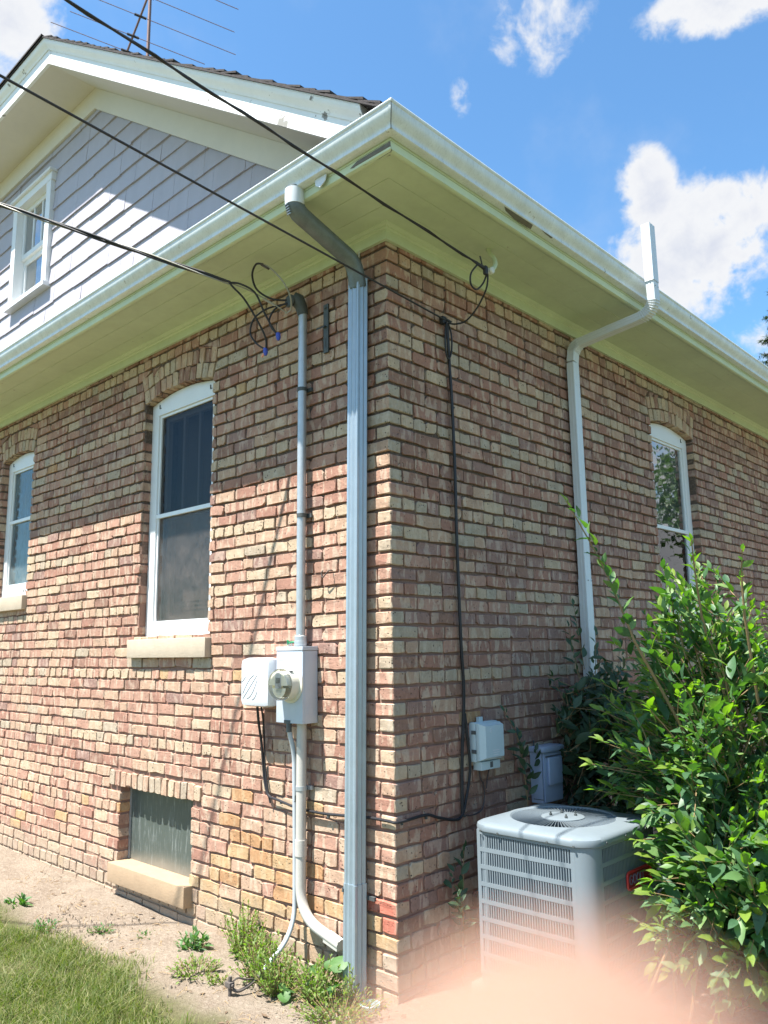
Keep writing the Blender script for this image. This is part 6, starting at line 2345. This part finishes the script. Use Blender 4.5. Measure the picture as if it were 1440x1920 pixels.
mb = MB()
for k in range(160):
    x = rg.uniform(-4.5, 0.1); yv = rg.uniform(-0.66, -0.05); a = rg.uniform(0, 6.28); L = rg.uniform(0.008, 0.026); t = rg.normal(0, 0.5, 2)
    c, s_ = math.cos(a), math.sin(a)
    P = [(-L, 0, 0), (0, -L * 0.45, 0.004), (L, 0, 0.002), (0, L * 0.45, 0.005)]
    mb.add([(x + p[0] * c - p[1] * s_, yv + p[0] * s_ + p[1] * c, -0.031 + abs(p[2]) + 0.3 * L * abs(t[0]) * (p[0] > 0)) for p in P], [(0, 1, 2), (0, 2, 3)])
o = mb.build('leaf_litter', M['litter']); o['kind'] = 'stuff'; o['label'] = 'bits of dead leaf scattered on the bare soil'

# ------------------------------------------------------------------ trees
def spruce(x, y, h, seed):
    root = empty('spruce_tree', (x, y, 0), 'spruce whose branch tips show beyond the right eave', 'tree')
    rg = np.random.default_rng(seed)
    mb = MB()
    mb.tube([(x, y, -0.1), (x, y, h * 0.5), (x, y, h)], [0.22, 0.13, 0.02], 10)
    place(mb.build('trunk', M['spruce_bark']), root)
    V = []; Fc = []; b = 0
    z = 1.2
    br = MB()
    while z < h - 0.3:
        L = (h - z) / h * 3.3 + 0.25
        nb = 8
        for k in range(nb):
            a = rg.uniform(0, 2 * PI)
            Lk = L * rg.uniform(0.75, 1.05)
            dirv = np.array((math.cos(a), math.sin(a), 0))
            pts = [np.array((x, y, z)) + dirv * Lk * t + np.array((0, 0, -0.30 * Lk * t + 0.28 * Lk * t * t)) for t in (0, 0.35, 0.7, 1.0)]
            br.tube([tuple(p) for p in pts], [0.03, 0.02, 0.012, 0.005], 4)
            side = np.array((-math.sin(a), math.cos(a), 0))
            for t in np.arange(0.15, 1.02, 0.035):
                i = min(2, int(t * 3)); 
                p = np.array((x, y, z)) + dirv * Lk * t + np.array((0, 0, -0.30 * Lk * t + 0.28 * Lk * t * t))
                for sg in (-1, 1):
                    tw = 0.34 * (1.1 - t * 0.6) * rg.uniform(0.6, 1.1)
                    d = dirv * 0.7 + side * sg * rg.uniform(0.5, 1.0) + np.array((0, 0, rg.uniform(-0.75, 0.0)))
                    d /= np.linalg.norm(d)
                    q = p + d * tw
                    # a twig as a tuft of needle blades
                    for m_ in range(5):
                        s0 = p + d * tw * (m_ / 5)
                        nd = d * 0.6 + rg.normal(0, 0.6, 3); nd /= np.linalg.norm(nd)
                        wv = np.cross(nd, (0, 0, 1)); wv /= np.linalg.norm(wv) + 1e-6
                        e = s0 + nd * 0.13
                        V += [s0 - wv * 0.016, s0 + wv * 0.016, e]
                        Fc.append((b, b + 1, b + 2)); b += 3
        z += rg.uniform(0.28, 0.42)
    me = bpy.data.meshes.new('crown')
    me.from_pydata(np.array(V).tolist(), [], Fc)
    place(link('crown', me, None, M['needle']), root)
    place(br.build('branch', M['spruce_bark']), root)
    return root


spruce(-3.55, 21.6, 13.5, 5)


def tree(x, y, h, r, seed, label):
    root = empty('shade_tree', (x, y, 0), label, 'tree')
    rg = np.random.default_rng(seed)
    mb = MB()
    mb.tube([(x, y, -0.1), (x + 0.1, y, h * 0.3), (x, y + 0.1, h * 0.6)], [0.25, 0.18, 0.10], 10)
    V = []; Fc = []; b = 0
    for k in range(60):
        d = rg.normal(0, 1, 3); d /= np.linalg.norm(d)
        c = np.array((x, y, h * 0.62)) + d * np.array((r, r, h * 0.36)) * rg.uniform(0.45, 1.0)
        if k % 4 == 0:
            mb.tube([(x, y, h * 0.35), tuple((np.array((x, y, h * 0.45)) + c) / 2), tuple(c)], [0.07, 0.04, 0.015], 5)
        cr = rg.uniform(0.5, 0.95)
        for j in range(150):
            p = c + rg.normal(0, 0.5, 3) * cr
            nd = rg.normal(0, 1, 3); nd /= np.linalg.norm(nd)
            wv = np.cross(nd, rg.normal(0, 1, 3)); wv /= np.linalg.norm(wv) + 1e-6
            s_ = rg.uniform(0.07, 0.13)
            V += [p - wv * s_ * 0.5, p + nd * s_, p + wv * s_ * 0.5, p - nd * s_]
            Fc.append((b, b + 1, b + 2, b + 3)); b += 4
    place(mb.build('trunk', M['spruce_bark']), root)
    me = bpy.data.meshes.new('crown')
    me.from_pydata(np.array(V).tolist(), [], Fc)
    place(link('crown', me, None, M['tree_leaf']), root)


# yard trees beyond the right of the frame: they show only as reflections in the right-hand window
tree(4.4, 18.6, 9.0, 2.1, 81, 'round yard tree reflected in the window of the shaded wall')
tree(13.5, 17.5, 11.5, 3.0, 82, 'tall yard tree behind the reflected round tree')

# ------------------------------------------------------------------ the hand whose fingertip dips into the picture
def cam_pt(px, py, d):
    v = F_ + R_ * ((px - 720) / FPX) - U_ * ((py - 960) / FPX)
    return CAM + v * d


hand = empty('person', tuple(CAM + Vector((0.05, 0, -0.12))), 'blurred fingertip of the person taking the picture in the lower right', 'person')
dn = -U_; rt = R_; fw = F_
tip = cam_pt(1022, 1925, 0.0345)
def chain(verts):
    return verts
Hv = []; He = []; Hr = []
def addv(p, r):
    Hv.append(tuple(p)); Hr.append(r); return len(Hv) - 1
wrist = tip + dn * 0.20 + rt * 0.05 - fw * 0.01
palm0 = addv(wrist, 0.026)
palm1 = addv(tip + dn * 0.135 + rt * 0.035, 0.030)
He.append((palm0, palm1))
fore = addv(wrist + dn * 0.14 + rt * 0.05 - fw * 0.02, 0.032); He.append((fore, palm0))
# index finger up into the frame
k0 = addv(tip + dn * 0.088 + rt * 0.018, 0.0108); He.append((palm1, k0))
k1 = addv(tip + dn * 0.048 + rt * 0.008, 0.0112); He.append((k0, k1))
k2 = addv(tip + dn * 0.022 + rt * 0.003, 0.0116); He.append((k1, k2))
k3 = addv(tip - dn * 0.0033, 0.0108); He.append((k2, k3))
# curled middle, ring, little finger and the thumb, below the frame
for i, (o1, ln) in enumerate(((0.024, 1.0), (0.045, 0.92), (0.064, 0.75))):
    b0 = tip + dn * (0.095 + 0.006 * i) + rt * (0.016 + o1) - fw * 0.002
    a = addv(b0, 0.0100 - 0.0006 * i); He.append((palm1, a))
    b = addv(b0 - dn * 0.010 * ln - fw * 0.030 * ln, 0.0090 - 0.0006 * i); He.append((a, b))
    c = addv(b0 + dn * 0.018 * ln - fw * 0.040 * ln, 0.0080 - 0.0005 * i); He.append((b, c))
    d = addv(b0 + dn * 0.034 * ln - fw * 0.026 * ln, 0.0070 - 0.0005 * i); He.append((c, d))
t0 = addv(tip + dn * 0.140 - rt * 0.005 - fw * 0.010, 0.0125); He.append((palm1, t0))
t1 = addv(tip + dn * 0.112 - rt * 0.028 - fw * 0.020, 0.0105); He.append((t0, t1))
t2 = addv(tip + dn * 0.090 - rt * 0.036 - fw * 0.026, 0.0085); He.append((t1, t2))
me = bpy.data.meshes.new('hand')
me.from_pydata(Hv, He, [])
ho = link('hand', me, None, M['skin'])
md = ho.modifiers.new('skin', 'SKIN')
md.use_smooth_shade = True
for i, v in enumerate(me.skin_vertices[0].data):
    v.radius = (Hr[i], Hr[i])
    v.use_root = (i == palm1)
ss = ho.modifiers.new('sub', 'SUBSURF'); ss.levels = 2; ss.render_levels = 2
place(ho, hand)
mb = MB()
nc = tip + dn * 0.006 + fw * 0.0092
V = []
for j in range(5):
    for i in range(5):
        a = (i - 2) / 2 * 0.85
        V.append(tuple(nc + rt * 0.0050 * math.sin(a) + dn * (0.0105 * j / 4 - 0.003) + fw * (0.0012 * math.cos(a) - 0.0012 + 0.0003 * j)))
mb.add(V, [(j * 5 + i, j * 5 + i + 1, (j + 1) * 5 + i + 1, (j + 1) * 5 + i) for j in range(4) for i in range(4)], 0, True)
place(mb.build('fingernail', M['nail']), hand)
print('singles', n_single, 'shingles', nsh)
GROUPS = {'weed': 'weeds along the foot of the brick walls', 'overhead line': 'overhead lines reaching the house', 'downspout': 'downspouts of the brick house', 'conduit': 'conduits on the sunny wall'}
for o in scene.objects:
    if o.parent is None and o.get('category') in GROUPS:
        o['group'] = GROUPS[o['category']]
for o in scene.objects:
    if o.parent is None and o.name.startswith('shade_tree'):
        o['group'] = 'yard trees off to the right'
